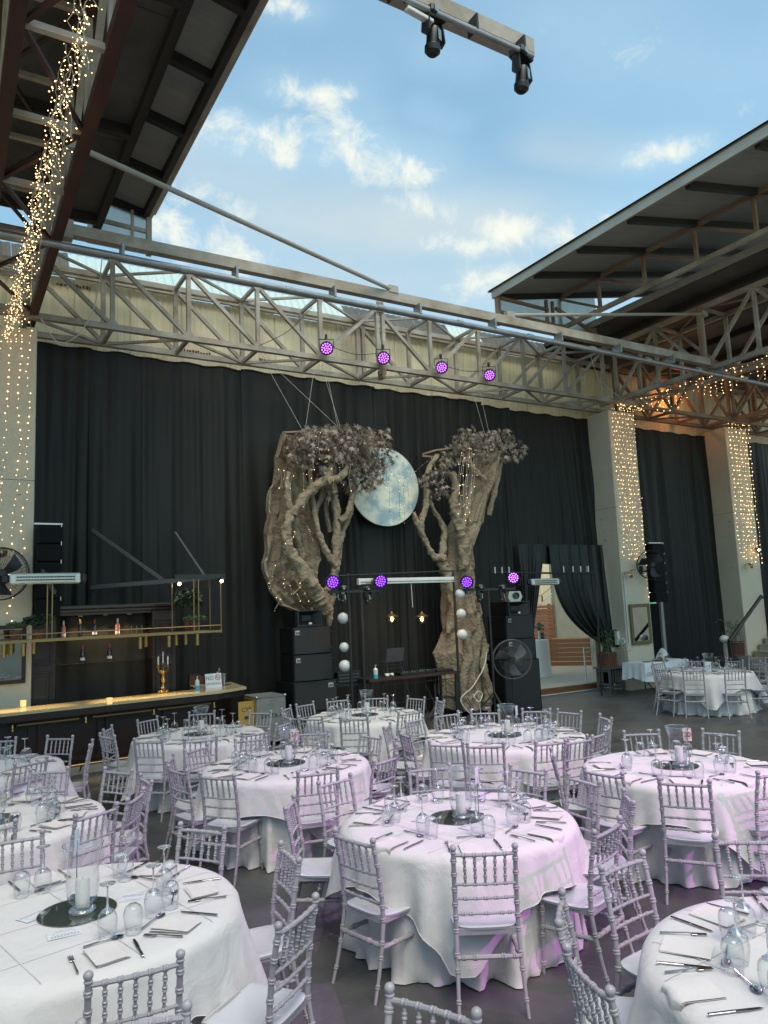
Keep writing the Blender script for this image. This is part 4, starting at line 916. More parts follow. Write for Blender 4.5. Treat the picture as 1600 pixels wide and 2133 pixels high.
# brass rack hanging over the bar
rk = world_thing('hanging_rack', 'brass-framed rack hanging over the bar on black wall brackets', 'rack', (2, 12.6, 2.05))
fy, by2 = 12.35, 12.95
E1 = (4.08, fy)
for y in (fy, by2): part('rail', MB().beam((-.6, y, 2.04), (4.08, y, 2.04), .025, .035), 'brass_dull', rk, 0)
part('rail', MB().beam((4.08, fy, 2.04), (4.08, by2, 2.04), .03, .05), 'brass_dull', rk, 0)
part('upper_rail', MB().tube([(-.6, fy, 2.14), (4.08, fy, 2.14), (4.08, by2, 2.14)], .009, 8), 'brass_dull', rk)
for k in range(7): part('slat', MB().box(-.4+k*.66, -.36+k*.66, fy, by2, 2.02, 2.035), 'brass_dull', rk, 0)
for x in (2.62, 2.70, 2.78): part('prong', MB().tube([(x, fy, 2.05), (x, fy, 2.2)], .006, 6), 'brass_dull', rk)
for x, y, z1 in ((4.08, fy, 2.92), (3.42, by2, 2.9), (3.62, fy, 2.92), (3.70, fy, 2.92), (1.39, fy, 3.0), (1.46, fy, 3.0), (4.08, by2, 2.92)): part('hanger_rod', MB().tube([(x, y, 2.04), (x, y, z1)], .0095, 8), 'brass_dull', rk)
hb = world_thing('wall_bracket', 'black steel bracket beam with two raking struts over the bar', 'bracket', (3, 13.2, 2.9))
part('beam', MB().beam((2.26, 13.85, 2.88), (4.15, 12.35, 2.95), .06, .07), 'grey_paint', hb, 0)
part('beam', MB().beam((3.3, 12.35, 2.96), (4.15, 12.35, 2.96), .06, .07), 'black_metal', hb, 0)
part('strut', MB().beam((2.28, 13.9, 3.89), (3.28, 13.02, 2.95), .04, .05), 'grey_paint', hb, 0)
part('strut', MB().beam((3.73, 13.9, 3.86), (3.86, 12.55, 2.97), .04, .05), 'grey_paint', hb, 0)
part('strut', MB().beam((1.30, 13.5, 3.4), (1.50, 12.4, 2.75), .04, .05), 'grey_paint', hb, 0)
for px, py, y, zt, n_ in ((292, 1347, fy, 2.01, 'front'), (304, 1335, by2, 2.01, 'rear'), (352, 1340, fy, 2.01, 'front'), (367, 1330, by2, 2.01, 'rear'), (387, 1330, by2, 2.01, 'rear'), (411, 1333, fy, 2.01, 'front'), (48, 1360, fy, 2.01, 'front'), (70, 1350, by2, 2.01, 'rear'), (23, 1340, by2, 2.01, 'rear'), (8, 1335, fy, 2.01, 'front')):
    x = P(px, py, 1, y).x
    o = MB().lathe([(.030, -.18), (.032, -.18), (.032, 0), (.001, 0)], 14, (0, 0, 0)).build('spot_cylinder', 'brass', rk); o.location = Vector((x, y, zt))-rk.location
    MB().lathe([(.001, -.165), (.029, -.165)], 14).build('lens', 'wax_glow', o)
# warm spots the cylinders throw on the counter
for x, e in ((.55, 60), (2.5, 60), (3.3, 50), (1.35, 45)):
    l = bpy.data.lights.new('bar_spot', 'SPOT'); l.energy = e; l.color = (1, .72, .28); l.spot_size = radians(80); l.spot_blend = .6; l.shadow_soft_size = .03
    o = bpy.data.objects.new('bar_spot', l); C.objects.link(o); o.location = (x, fy+.08, 1.80)
for (px, py, y) in ((372, 1213, 12.9), (460, 1207, 12.35)):
    q = P(px, py, 1, y); t = thing('track_spotlight', f'lit track spotlight at the {"end" if px > 400 else "middle"} of the black bracket beam', 'spotlight', q)
    MB().lathe([(.03, -.05), (.035, -.05), (.03, .05), (.001, .05)], 12).build('housing', 'black_metal', t).rotation_euler = (radians(-70), 0, radians(20))
    MB().ball((0, -.045, -.03), .026, 10, 6).build('lamp', 'lamp_white', t)
for x in (3.72, 3.95): tag(rebase(MB().lathe([(.028, -.12), (.03, -.12), (.03, 0), (.001, 0)], 12, (x, 12.62, 2.90)).build('track_spotlight', 'black_metal'), (x, 12.62, 2.9)), f'unlit black track spotlight, {"left" if x < 3.8 else "right"} one under the bracket beam', 'spotlight')
# plants on the rack
def potplant(label, x, y, z, r, n, size, seed, m, h):
    t = thing('potted_plant', label, 'plant', (x, y, z))
    def fn(q):
        a = q.uniform(0, 6.3); b_ = q.random()**.5; zz = q.uniform(-.3, 1)
        return (r*b_*cos(a), r*b_*sin(a), .12+h*.5+h*.5*zz*(1-b_*.5))
    f = leaves(n, fn, size, seed, m, 'foliage', t); f['kind'] = 'stuff'
    MB().lathe([(.001, 0), (.07, 0), (.09, .14), (.08, .14), (.001, .12)], 14).build('pot', 'wicker', t)
potplant('dark broad-leaved plant on the brass rack near the left pillar', P(80, 1310, 1, 12.6).x, 12.6, 2.07, .2, 190, .055, 1, 'leaf_dark', .26)
potplant('small light-green plant at the left end of the brass rack', P(33, 1312, 1, 12.6).x, 12.6, 2.07, .13, 260, .02, 2, 'leaf_green', .16)
potplant('tall loose leafy plant above the right end of the rack', P(393, 1268, 1, 12.7).x, 12.7, 2.09, .24, 210, .06, 3, 'leaf_dark', .62)
potplant('low bright-green plant at the right end of the rack', P(405, 1300, 1, 12.55).x, 12.5, 2.07, .2, 330, .024, 4, 'leaf_green', .14)
# things on the bar
def bx_(px, py, z): p = P(px, py, 2, z); return p.x, p.y
x, y = bx_(340, 1443, 1.047)
cb = thing('candelabra', 'ornate gilt five-arm candelabra with white candles on the bar', 'candelabra', (x, y, 1.046))
MB().lathe([(.001, 0), (.085, 0), (.09, .012), (.06, .03), (.035, .05), (.045, .08), (.022, .11), (.018, .15), (.045, .19), (.05, .22), (.028, .26), (.018, .29), (.030, .33), (.045, .36), (.02, .39), (.016, .44), (.03, .46), (.022, .48), (.001, .485)], 16).build('stem', 'brass', cb)
ft = MB()
for k in range(4): a = k*pi/2+.4; ft.ball((.085*cos(a), .085*sin(a), .018), .026, 8, 6)
ft.build('foot', 'brass', cb)
for k in range(4):
    a = k*pi/2+.5
    ca, sa = cos(a), sin(a)
    MB().tube([(0, 0, .36), (.05*ca, .05*sa, .33), (.10*ca, .10*sa, .36), (.115*ca, .115*sa, .42), (.085*ca, .085*sa, .44)], .009, 8).build('arm', 'brass', cb)
    MB().lathe([(.001, .43), (.028, .435), (.03, .445), (.014, .45), (.014, .47), (.001, .47)], 12, (.11*ca, .11*sa, 0)).build('drip_pan', 'brass', cb)
    MB().lathe([(.011, .47), (.0105, .60), (.002, .605)], 10, (.11*ca, .11*sa, 0)).build('candle', 'candle', cb)
MB().lathe([(.011, .485), (.0105, .68), (.002, .686)], 10).build('candle', 'candle', cb)
MB().box(-.03, .03, -.10, -.096, .42, .50).build('card', 'ink', cb, 0)
for px, py, n_ in ((48, 1472, 'left'), (228, 1467, 'right')):
    x, y = bx_(px, py, 1.047); t = thing('tealight_glass', f'frosted tealight glass, the {n_} one on the bar counter', 'candle glass', (x, y, 1.046))
    MB().lathe([(.03, .003), (.042, .004), (.044, .095), (.041, .095), (.038, .01)], 16).build('glass', 'wax_glow', t); MB().lathe([(.001, 0), (.06, 0), (.06, .004), (.001, .004)], 18).build('saucer', 'silver', t)
x, y = bx_(445, 1432, 1.047); sg = thing('no_smoking_sign', 'white NO SMOKING sign leaning on the bar end', 'sign', (x, y-.02, 1.046), radians(4))
bdv = MB().box(-.15, .15, 0, .008, 0, .245).build('board', 'paper', sg, 0); bdv.rotation_euler.x = radians(-8)
text('NO', .095, 'ink', 'lettering', bdv, (-.07, -.001, .165), (pi/2, 0, 0)); text('SMOKING', .060, 'ink', 'lettering', bdv, (0, -.001, .065), (pi/2, 0, 0))
ringo = MB().tube([(.082+.046*cos(2*pi*i/24), -.003, .172+.046*sin(2*pi*i/24)) for i in range(25)], .005, 6, False); ringo.beam((.05, -.003, .204), (.114, -.003, .14), .004, .009); ringo.build('prohibition_ring', 'red_sign', bdv, 0)
MB().box(.055, .095, -.003, -.001, .166, .176).build('cigarette', 'ink', bdv, 0)
x, y = bx_(411, 1436, 1.047); sb = thing('sanitiser_bottle', 'clear pump bottle with blue gel on the bar beside the sign', 'bottle', (x, y, 1.046))
def pump(t, h=.17, r=.04):
    MB().lathe([(.001, 0), (r, 0), (r, h*.4)], 16).build('gel', 'gel_blue', t); MB().lathe([(r, h*.4), (r, h*.85), (r*.4, h), (.001, h)], 16).build('bottle', 'clear_plastic', t)
    MB().tube([(0, 0, h), (0, 0, h+.05), (.0, -.03, h+.052)], .008, 8).build('pump', 'paper', t)
pump(sb)
p = P(410, 1424, 2, 1.046); wb = thing('wooden_box', 'dark wooden slope-topped box at the bar return', 'box', (p.x, p.y, 1.046), .1)
MB().poly([(-.2, -.14, 0), (.28, -.14, 0), (.28, -.14, .06), (-.02, -.14, .17), (-.2, -.14, .19)], .28, 1).build('case', 'box_wood', wb, 0); MB().box(-.20, -.01, -.15, -.141, .165, .185).build('lid_edge', 'table_wood', wb, 0)
p = P(463, 1428, 2, 1.046); ss = thing('shaker_set', 'chrome cocktail shaker set on a tray at the bar end', 'bar tools', (p.x, p.y+.05, 1.046))
MB().lathe([(.001, 0), (.16, 0), (.17, .012), (.001, .006)], 28).build('tray', 'silver', ss)
MB().lathe([(.03, .01), (.042, .02), (.046, .15), (.03, .2), (.018, .22), (.018, .245), (.001, .25)], 16, (-.06, .03, 0)).build('shaker', 'silver', ss); MB().lathe([(.03, .01), (.03, .03), (.05, .20), (.052, .20)], 16, (.05, 0, 0)).build('mixing_cup', 'silver', ss)
MB().lathe([(.001, .19), (.012, .20), (.026, .26), (.024, .30), (.001, .31)], 12, (-.02, .06, 0)).build('stopper', 'silver', ss)
# flight case
p0, p1 = P(512, 1500, 1, 12.6), P(567, 1500, 1, 12.6)
fc = world_thing('flight_case', 'scuffed flight case with yellow end and stencilled letters beside the bar', 'flight case', (5.1, 12.75, 0)); fc.rotation_euler.z = 0
part('body', MB().box(4.78, 5.33, 12.62, 13.25, .08, .86, .01), 'case_grey', fc)
part('side_panel', MB().box(4.764, 4.778, 12.66, 13.21, .12, .82), 'case_yellow', fc, 0)
part('side_panel', MB().box(4.48, 4.778, 12.70, 12.715, .12, .80), 'case_yellow', fc, 0)
for x in (4.79, 5.32):
    for z in (.09, .85): part('corner_cap', MB().ball((x, 12.63, z), .03, 8, 6), 'silver', fc)
part('edge_strip', MB().box(4.775, 5.335, 12.612, 12.63, .84, .868), 'silver', fc, 0)
part('wheel', MB().ball((4.85, 12.7, .04), .04, 10, 6), 'black_plastic', fc); part('wheel', MB().ball((5.27, 12.7, .04), .04, 10, 6), 'black_plastic', fc)
def wtext(s, size, m, parent, loc, rot=(pi/2, 0, 0), bold=.001):
    o = text(s, size, m, 'lettering', parent, Vector(loc)-parent.location, rot, bold=bold); return o
wtext('CYR', .10, 'ink', fc, (4.63, 12.698, .66)); wtext('SAN R', .09, 'ink', fc, (4.63, 12.698, .32)); wtext('SANTA A', .10, 'ink', fc, (5.06, 12.611, .52))
part('stencil_box', MB().box(4.59, 4.67, 12.695, 12.699, .50, .55), 'ink', fc, 0)
# ================================================================== PILLAR FITTINGS
def heater(label, c, ln, yaw, h=.16, cat='heater'):
    t = thing('infrared_heater', label, cat, c, yaw)
    MB().box(-ln/2+.09, ln/2-.09, -.05, .07, -h/2, h/2, .02).build('housing', 'heater_silver', t)
    for s in (-1, 1): MB().box(min(s*ln/2, s*(ln/2-.088)), max(s*ln/2, s*(ln/2-.088)), -.045, .065, -h/2+.008, h/2-.008, .03).build('end_cap', 'black_plastic', t)
    MB().box(-ln/2+.17, ln/2-.17, -.0535, -.051, -h/2+.028, h/2-.028).build('reflector', 'silver', t, 0)
    for z in (-.022, .022): MB().tube([(-ln/2+.18, -.066, z), (ln/2-.18, -.066, z)], .0085, 8).build('heating_tube', 'grille', t)
    g = MB()
    for k in range(22): g.box(-ln/2+.18+k*(ln-.36)/21, -ln/2+.184+k*(ln-.36)/21, -.078, -.074, -h/2+.02, h/2-.02)
    gg = g.build('guard_wires', 'silver', t, 0); gg['kind'] = 'stuff'; return t
p = P(95, 1205, 1, 12.3); hh = heater('silver infrared heater with black ends before the left pillar', (p.x, 12.3, p.z), 1.17, radians(2), .16)
def fan(label, c, r, yaw, wallpt=None, stand=0, blades=3):
    t = thing('fan', label, 'fan', c, yaw); cg = MB(); zc_ = 0
    for y_, rr_, w in ((-.07, r, .004), (.07, r, .004), (0, r*1.01, .007)): cg.tube([(rr_*cos(2*pi*i/36), y_, rr_*sin(2*pi*i/36)) for i in range(37)], w*1.4, 5, False)
    n = 44
    for k in range(n):
        a = 2*pi*k/n
        for s in (-1, 1): cg.tube([(.05*cos(a), s*.11, .05*sin(a)), (r*.6*cos(a+.2), s*.105, r*.6*sin(a+.2)), (r*cos(a+.3), s*.04, r*sin(a+.3))], .0022, 3, False)
    for q in (.35, .68): cg.tube([(r*q*cos(2*pi*i/28), -.112, r*q*sin(2*pi*i/28)) for i in range(29)], .003, 4, False)
    g = cg.build('cage', 'wire_black' if not stand else 'grey_paint', t, 0)
    for k in range(blades):
        a = 2*pi*k/blades+.5
        def f(u, v, a=a):
            rad = .06+(r*.82-.06)*v; w = (u-.5)*(.10+.20*v*(1-.35*v)); tw = .5*(1-v)+.25
            x_ = rad; y_ = w*sin(tw); z_ = w*cos(tw)+.08*v*v
            return (x_*cos(a)-z_*sin(a), y_, x_*sin(a)+z_*cos(a))
        b_ = MB().grid(f, 6, 8); b_.build('blade', 'black_plastic' if not stand else 'grey_paint', t, 50)
    MB().lathe([(.001, -.09), (.05, -.09), (.07, -.05), (.07, .12), (.04, .16), (.001, .16)], 16).xf(Matrix.Rotation(-pi/2, 4, 'X')).build('motor', 'black_plastic', t)
    if wallpt is not None:
        wv = (Matrix.Rotation(-yaw, 3, 'Z') @ (Vector(wallpt)-Vector(c)))
        MB().tube([(0, .14, -.02), (wv.x*.6, wv.y*.5, -.16), wv], .018, 8).build('wall_arm', 'black_metal', t); MB().box(wv.x-.06, wv.x+.06, wv.y-.02, wv.y+.02, wv.z-.1, wv.z+.1).build('wall_plate', 'black_metal', t, 0)
    if stand:
        MB().tube([(0, .10, -.05), (0, .10, -stand+.05)], .022, 10).build('pole', 'black_metal', t)
        MB().lathe([(.001, -stand), (.26, -stand), (.26, -stand+.025), (.03, -stand+.06), (.001, -stand+.06)], 28, (0, .1, 0)).build('base', 'black_metal', t)
        for s in (-1, 1): MB().beam((s*.02, .12, -.08), (s*.10, .02, -.02), .02, .02).build('yoke', 'black_metal', t, 0)
    return t
p = P(2, 1195, 1, 12.95); fan('black caged wall fan on the left pillar behind the heater', (p.x, 12.95, p.z), .40, radians(12), (.6, 13.29, 2.95))
p = P(1355, 1177, 1, 12.95); fan('black caged wall fan on the pillar above the framed mirror', (p.x, 12.9, p.z), .37, radians(-38), (15.55, 13.29, 3.0))
p = P(1067, 1373, 1, 12.0); fan('large round stand fan in front of the right speaker stack', (p.x, 12.0, p.z), .39, radians(-30), None, p.z, 3)
def sconce(label, px, py, lit=False, y=13.29, out=.28):
    p = P(px, py, 1, y-.2); t = thing('wall_lamp', label, 'wall lamp', (p.x, y-.2, p.z))
    MB().lathe([(.012, .05), (.03, .03), (.085, -.03), (.09, -.035), (.083, -.03), (.028, .024)], 20).xf(Matrix.Rotation(radians(70), 4, 'X')).build('shade', 'brass', t)
    MB().ball((0, -.03, -.01), .028, 10, 6).build('bulb', 'lamp_white' if lit else 'globe', t)
    MB().tube([(0, .02, .02), (-.1, .1, .05), (-.02, .19, 0)], .010, 8).build('arm', 'brass_dull', t)
    return t
sconce('brass bell-shaped wall lamp beside the right wall fan', 1315, 1196)
sconce('lit brass dish lamp on the pillar behind the stairs', 1578, 1145, True)
sconce('brass hook lamp low on the stairs pillar among the fairy lights', 1566, 1177)
sconce('brass dish lamp above the left wall fan', 3, 1149)
def mirror_frame(label, pts, y, fm, w):
    q = [P(a, b_, 1, y) for a, b_ in pts]; x0 = min(v.x for v in q); x1 = max(v.x for v in q); z0 = min(v.z for v in q); z1 = max(v.z for v in q)
    t = thing('wall_mirror', label, 'mirror', ((x0+x1)/2, y+.02, z0))
    for b_ in ((x0, x1, z1-w, z1), (x0, x1, z0, z0+w), (x0, x0+w, z0+w, z1-w), (x1-w, x1, z0+w, z1-w)): part('frame', MB().box(b_[0], b_[1], y-.02, y+.025, b_[2], b_[3], .008), fm, t)
    part('mirror_glass', MB().box(x0+w-.01, x1-w+.01, y-.004, y+.02, z0+w-.01, z1-w+.01), 'mirror', t, 0); return t
mirror_frame('mirror in a worn olive-gold frame on the pillar right of the doorway', [(1311, 1259), (1359, 1340)], 13.25, 'olive_frame', .085)
mirror_frame('dark-framed mirror low on the left pillar reflecting tables', [(-45, 1305), (53, 1422)], 13.25, 'dark_wood', .06)
# conduit and switch gear on the right pillar
cdt = world_thing('wall_conduit', 'white conduit running down the edge of the mirrored pillar', 'conduit', (14.9, 13.28, 1.1))
part('pipe', MB().tube([(15.1, 13.27, 2.98), (14.9, 13.27, 2.96), (14.9, 13.27, 1.14), (14.78, 13.3, 1.12)], .016, 8), 'white_metal', cdt)
part('cable', MB().tube([(15.1, 13.27, 2.98), (15.25, 13.2, 3.0)], .008, 6), 'wire_black', cdt)
swb = world_thing('socket_box', 'cream electric box with looped white cable on the grey pillar side', 'electric box', (14.82, 13.5, 1.1))
part('box', MB().box(14.74, 14.845, 13.50, 13.60, 1.13, 1.48, .01), 'white_plastic', swb); part('socket', MB().lathe([(.001, 0), (.085, 0), (.08, .05), (.001, .05)], 18, (0, 0, 0)).xf(Matrix.Translation((14.84, 13.42, 1.22)) @ Matrix.Rotation(-pi/2, 4, 'Y')), 'white_plastic', swb)
part('cable', MB().tube([(14.78, 13.34+.09*sin(a/8*6.3)*1.0, 1.16+.11*cos(a/8*6.3)) for a in range(9)]+[(14.80, 13.35, .9), (14.8, 13.5, .05)], .009, 6), 'wire_white', swb)
part('cable', MB().tube([(15.0, 13.26, 1.3), (15.02, 13.25, 1.1), (14.9, 13.25, .98), (14.8, 13.3, 1.02)], .009, 6), 'wire_white', swb)
nb = world_thing('notice_board', 'small dark notice board behind the basket plant', 'notice board', (14.83, 13.7, 1.1))
part('board', MB().box(14.815, 14.843, 13.56, 13.86, 1.08, 1.50), 'leaf_dark', nb, 0)
# ================================================================== SPEAKERS
def logo(parent, x, y, z, s=.05):
    part('badge', MB().box(x-s, x+s, y-.006, y-.001, z-s*.8, z+s*.8, .003), 'logo', parent)
    part('badge_mark', MB().poly([(x-s*.62, y-.010, z-s*.5), (x-s*.62, y-.010, z+s*.5), (x, y-.010, z-s*.05), (x+s*.62, y-.010, z+s*.5), (x+s*.62, y-.010, z-s*.5), (x+s*.3, y-.010, z-s*.5), (x+s*.3, y-.010, z-s*.0), (x, y-.010, z-s*.42), (x-s*.3, y-.010, z-s*.0), (x-s*.3, y-.010, z-s*.5)][::-1], .003, 1), 'speaker_black', parent, 0)
def speaker(label, x0, x1, y0, d, z0, z1, bow=.05, badge=None, grille=True):
    t = world_thing('loudspeaker', label, 'loudspeaker', ((x0+x1)/2, y0+d/2, z0), 'stage loudspeakers')
    part('cabinet', MB().box(x0, x1, y0, y0+d, z0, z1-.004, .008), 'speaker_black', t)
    if grille:
        def f(u, v): return (x0+.03+(x1-x0-.06)*u, y0-.003-bow*(1-(2*u-1)**2), z0+.03+(z1-z0-.06)*v)
        m = MB().grid(f, 14, 2); part('grille', m, 'grille', t, 60)
        part('frame', MB().poly([(x0+.02+(x1-x0-.04)*u/12, y0-.004-bow*1.02*(1-(2*u/12-1)**2), z1-.03) for u in range(13)]+[(x1-.02, y0, z1-.03), (x0+.02, y0, z1-.03)], .022, 2), 'black_plastic', t, 0)
        part('frame', MB().poly([(x0+.02+(x1-x0-.04)*u/12, y0-.004-bow*1.02*(1-(2*u/12-1)**2), z0+.008) for u in range(13)]+[(x1-.02, y0, z0+.008), (x0+.02, y0, z0+.008)], .022, 2), 'black_plastic', t, 0)
    for z in (z0+.2*(z1-z0), z1-.2*(z1-z0)): part('bolt', MB().ball((x1-.012, y0-.004, z), .007, 6, 4), 'silver', t)
    if badge: logo(t, x0+badge*(x1-x0), y0-bow*(1-(2*badge-1)**2), z1-.10)
    return t
def horn(label, x0, x1, y0, d, z0, z1):
    t = world_thing('loudspeaker', label, 'loudspeaker', ((x0+x1)/2, y0+d/2, z0), 'stage loudspeakers')
    part('cabinet', MB().box(x0, x1, y0+.16, y0+d, z0, z1, .008), 'speaker_black', t)
    a, b_ = x0+.1*(x1-x0), x1-.02; 
    part('cabinet', MB().box(x0, a, y0, y0+.158, z0, z1, .004), 'speaker_black', t)
    o = [(a, y0, z0+.01), (b_, y0, z0+.01), (b_, y0, z1-.01), (a, y0, z1-.01)]; cxx = (a+b_)/2; zz = (z0+z1)/2
    i_ = [(cxx-.09, y0+.15, zz-.05), (cxx+.09, y0+.15, zz-.05), (cxx+.09, y0+.15, zz+.05), (cxx-.09, y0+.15, zz+.05)]
    m = MB().add(o+i_, [(0, 1, 5, 4), (1, 2, 6, 5), (2, 3, 7, 6), (3, 0, 4, 7), (4, 5, 6, 7)]); part('horn_mouth', m, 'black_plastic', t, 0)
    for b2 in ((a-.01, b_+.01, z1-.022, z1), (a-.01, b_+.01, z0, z0+.022), (a-.012, a+.012, z0+.022, z1-.022), (b_-.012, b_+.012, z0+.022, z1-.022)): part('horn_rim', MB().box(b2[0], b2[1], y0-.012, y0-.001, b2[2], b2[3]), 'black_metal', t, 0)
    part('sticker', MB().box(cxx-.01, cxx+.05, y0+.02, y0+.024, z0+.035, z0+.07), 'paper', t, 0); return t
horn('horn-loaded top speaker on the left stack', 5.50, 6.04, 12.5, .55, 2.035, 2.33)
speaker('upper bowed speaker of the left stack', 5.44, 6.22, 12.5, .6, 1.545, 2.03, badge=.12)
speaker('middle bowed speaker of the left stack', 5.44, 6.24, 12.5, .6, 1.07, 1.54, badge=.12)
speaker('large subwoofer at the foot of the left stack', 5.42, 6.30, 12.48, .8, .53, 1.065, .0, .84)
speaker('lowest black subwoofer on the floor under the left stack', 5.42, 6.30, 12.48, .8, 0, .525, .0)
horn('horn-loaded top speaker on the right stack', 10.33, 10.99, 12.45, .55, 2.035, 2.33)
speaker('upper bowed speaker of the right stack', 10.28, 11.07, 12.45, .6, 1.545, 2.03, badge=.14)
speaker('middle bowed speaker of the right stack', 10.28, 11.09, 12.45, .6, 1.10, 1.54, badge=.12)
speaker('tall black subwoofer on the floor at the right stack', 10.2, 11.2, 12.5, .8, .0, 1.09, .0)
def array(label, x0, x1, y, z0, z1, n):
    t = world_thing('line_array', label, 'line array speaker', ((x0+x1)/2, y, z0)); h = (z1-z0)/n
    for k in range(n): part('cabinet', MB().box(x0+.01*k*(k-1)*.2, x1+.01*k*(k-1)*.2-.0, y+.03*sin(k*.6), y+.4, z0+h*k+.006, z0+h*(k+1)-.006, .012), 'speaker_black', t)
    part('rigging_bar', MB().box(x0-.04, x1+.02, y+.05, y+.1, z1+.01, z1+.035), 'silver', t, 0)
    for k in range(n): part('link_plate', MB().box(x1-.005, x1+.006, y+.005, y+.03, z0+h*(k+1)-.03, z0+h*(k+1)+.03), 'silver', t, 0)
array('hanging black line-array speaker beside the left pillar', 1.30, 1.66, 13.0, 2.38, 3.86, 5)
array('hanging black line-array speaker right of the mirrored pillar', 15.95, 16.42, 13.2, 2.15, 3.68, 6)
# ================================================================== DJ BOOTH
dj = world_thing('dj_desk', 'long dark trestle desk with a reddish front edge and wire mesh front', 'desk', (8, 12.7, 0))
part('desk_top', MB().box(6.97, 9.08, 12.5, 13.15, .945, .985), 'black_metal', dj, 0); part('front_edge', MB().box(6.96, 9.09, 12.48, 12.498, .94, .99), 'table_wood', dj, 0)
part('side_shelf', MB().box(6.3, 7.3, 12.95, 13.4, .86, .90), 'black_metal', dj, 0)
for x in (7.05, 9.0): 
    for y in (12.55, 13.1): part('leg', MB().beam((x, y, 0), (x, y, .94), .04, .04), 'black_metal', dj, 0)
for k in range(9): part('mesh_bar', MB().tube([(7.05+k*.24, 12.53, .12), (7.05+k*.24, 12.53, .93)], .006, 6), 'wire_black', dj)
for z in (.15, .5, .85): part('mesh_bar', MB().tube([(7.05, 12.53, z), (9.0, 12.53, z)], .006, 6), 'wire_black', dj)
lp = P(817, 1372, 1, 12.85); lt = world_thing('laptop', 'open laptop on a wire stand on the DJ desk', 'laptop', (lp.x, 12.85, .99))
part('lid', MB().add([(lp.x-.20, 12.76, 1.27), (lp.x+.20, 12.76, 1.27), (lp.x+.20, 12.70, 1.52), (lp.x-.20, 12.70, 1.52), (lp.x-.20, 12.775, 1.27), (lp.x+.20, 12.775, 1.27), (lp.x+.20, 12.715, 1.52), (lp.x-.20, 12.715, 1.52)], [(0,1,2,3),(7,6,5,4),(0,4,5,1),(1,5,6,2),(2,6,7,3),(3,7,4,0)]), 'laptop_grey', lt, 0)
part('base', MB().box(lp.x-.20, lp.x+.20, 12.78, 13.02, 1.25, 1.268), 'laptop_grey', lt, 0)
st = world_thing('laptop_stand', 'black wire stand under the laptop', 'stand', (lp.x, 12.9, .985))
for x in (-.15, .15): part('leg', MB().tube([(lp.x+x*1.2, 12.74, .99), (lp.x+x, 12.8, 1.245)], .009, 6), 'black_metal', st)
for z in (1.05, 1.13, 1.2): part('rung', MB().tube([(lp.x-.16, 12.77, z), (lp.x+.16, 12.77, z)], .006, 6), 'black_metal', st)
p = P(783, 1415, 1, 12.58); pt_ = thing('sanitiser_bottle', 'pump bottle of blue gel at the left end of the DJ desk', 'bottle', (p.x, 12.58, .986)); pump(pt_, .20, .045)
hp = P(812, 1410, 1, 12.62); ho = thing('headphones', 'white headphones lying on the DJ desk', 'headphones', (hp.x, 12.62, .99), .3)
for s in (-1, 1): MB().ball((s*.07, 0, .035), .042, 12, 8, .8).build('ear_cup', 'headphone', ho)
MB().tube([(.07*cos(a), .08*sin(a)+.02, .05) for a in (0, .6, 1.2, 1.57, 2, 2.6, 3.14)], .009, 6).build('headband', 'headphone', ho)
mx_ = world_thing('dj_controller', 'black DJ controller and mixer along the desk', 'mixer', (8.2, 12.8, .986))
part('case', MB().box(7.75, 8.55, 12.62, 12.95, .987, 1.035, .006), 'black_plastic', mx_)
for k in range(24): part('knob', MB().lathe([(.011, 0), (.010, .018), (.001, .018)], 8, (7.80+(k % 12)*.062, 12.68+(k//12)*.1, 1.035)), 'silver' if k % 3 else 'black_metal', mx_)
for x in (7.9, 8.4): part('jog_wheel', MB().lathe([(.001, .02), (.07, .02), (.075, 0)], 20, (x, 12.87, 1.035)), 'black_metal', mx_)
am = world_thing('rack_mixer', 'small rack mixer with rows of knobs on the side shelf', 'mixer', (6.75, 13.1, .90))
part('case', MB().box(6.55, 7.05, 12.97, 13.25, .905, 1.13, .006), 'black_plastic', am)
for k in range(30): part('knob', MB().ball((6.60+(k % 10)*.043, 12.965, .95+(k//10)*.06), .010, 6, 4), 'silver', am)
dk2 = world_thing('dj_deck', 'low black deck at the right end of the DJ desk', 'mixer', (8.9, 12.8, .986)); part('case', MB().box(8.62, 9.02, 12.64, 12.98, .987, 1.03, .006), 'black_metal', dk2)
# gate frame of black poles and white bar
gf = world_thing('light_frame', 'black pole frame over the DJ desk with a white bar across the top', 'frame', (7.7, 12.2, 0))
part('pole', MB().tube([(8.82, 12.2, 0), (8.82, 12.2, 2.98)], .026, 10), 'black_metal', gf); part('pole', MB().tube([(6.52, 12.35, 0), (6.52, 12.35, 2.98)], .026, 10), 'black_metal', gf)
part('top_tube', MB().tube([(6.3, 12.3, 2.93), (8.86, 12.25, 2.99)], .014, 8), 'black_metal', gf)
part('white_bar', MB().box(6.66, 8.80, 12.14, 12.20, 2.80, 2.865, .008), 'white_metal', gf); part('white_bar', MB().box(6.66, 8.80, 12.13, 12.145, 2.76, 2.79), 'heater_silver', gf, 0)
part('end_cap', MB().box(6.63, 6.66, 12.13, 12.21, 2.75, 2.87), 'white_metal', gf, 0)
part('hanging_strap', MB().tube([(7.78, 12.15, 2.76), (7.79, 12.15, 2.3)], .006, 6), 'white_metal', gf)
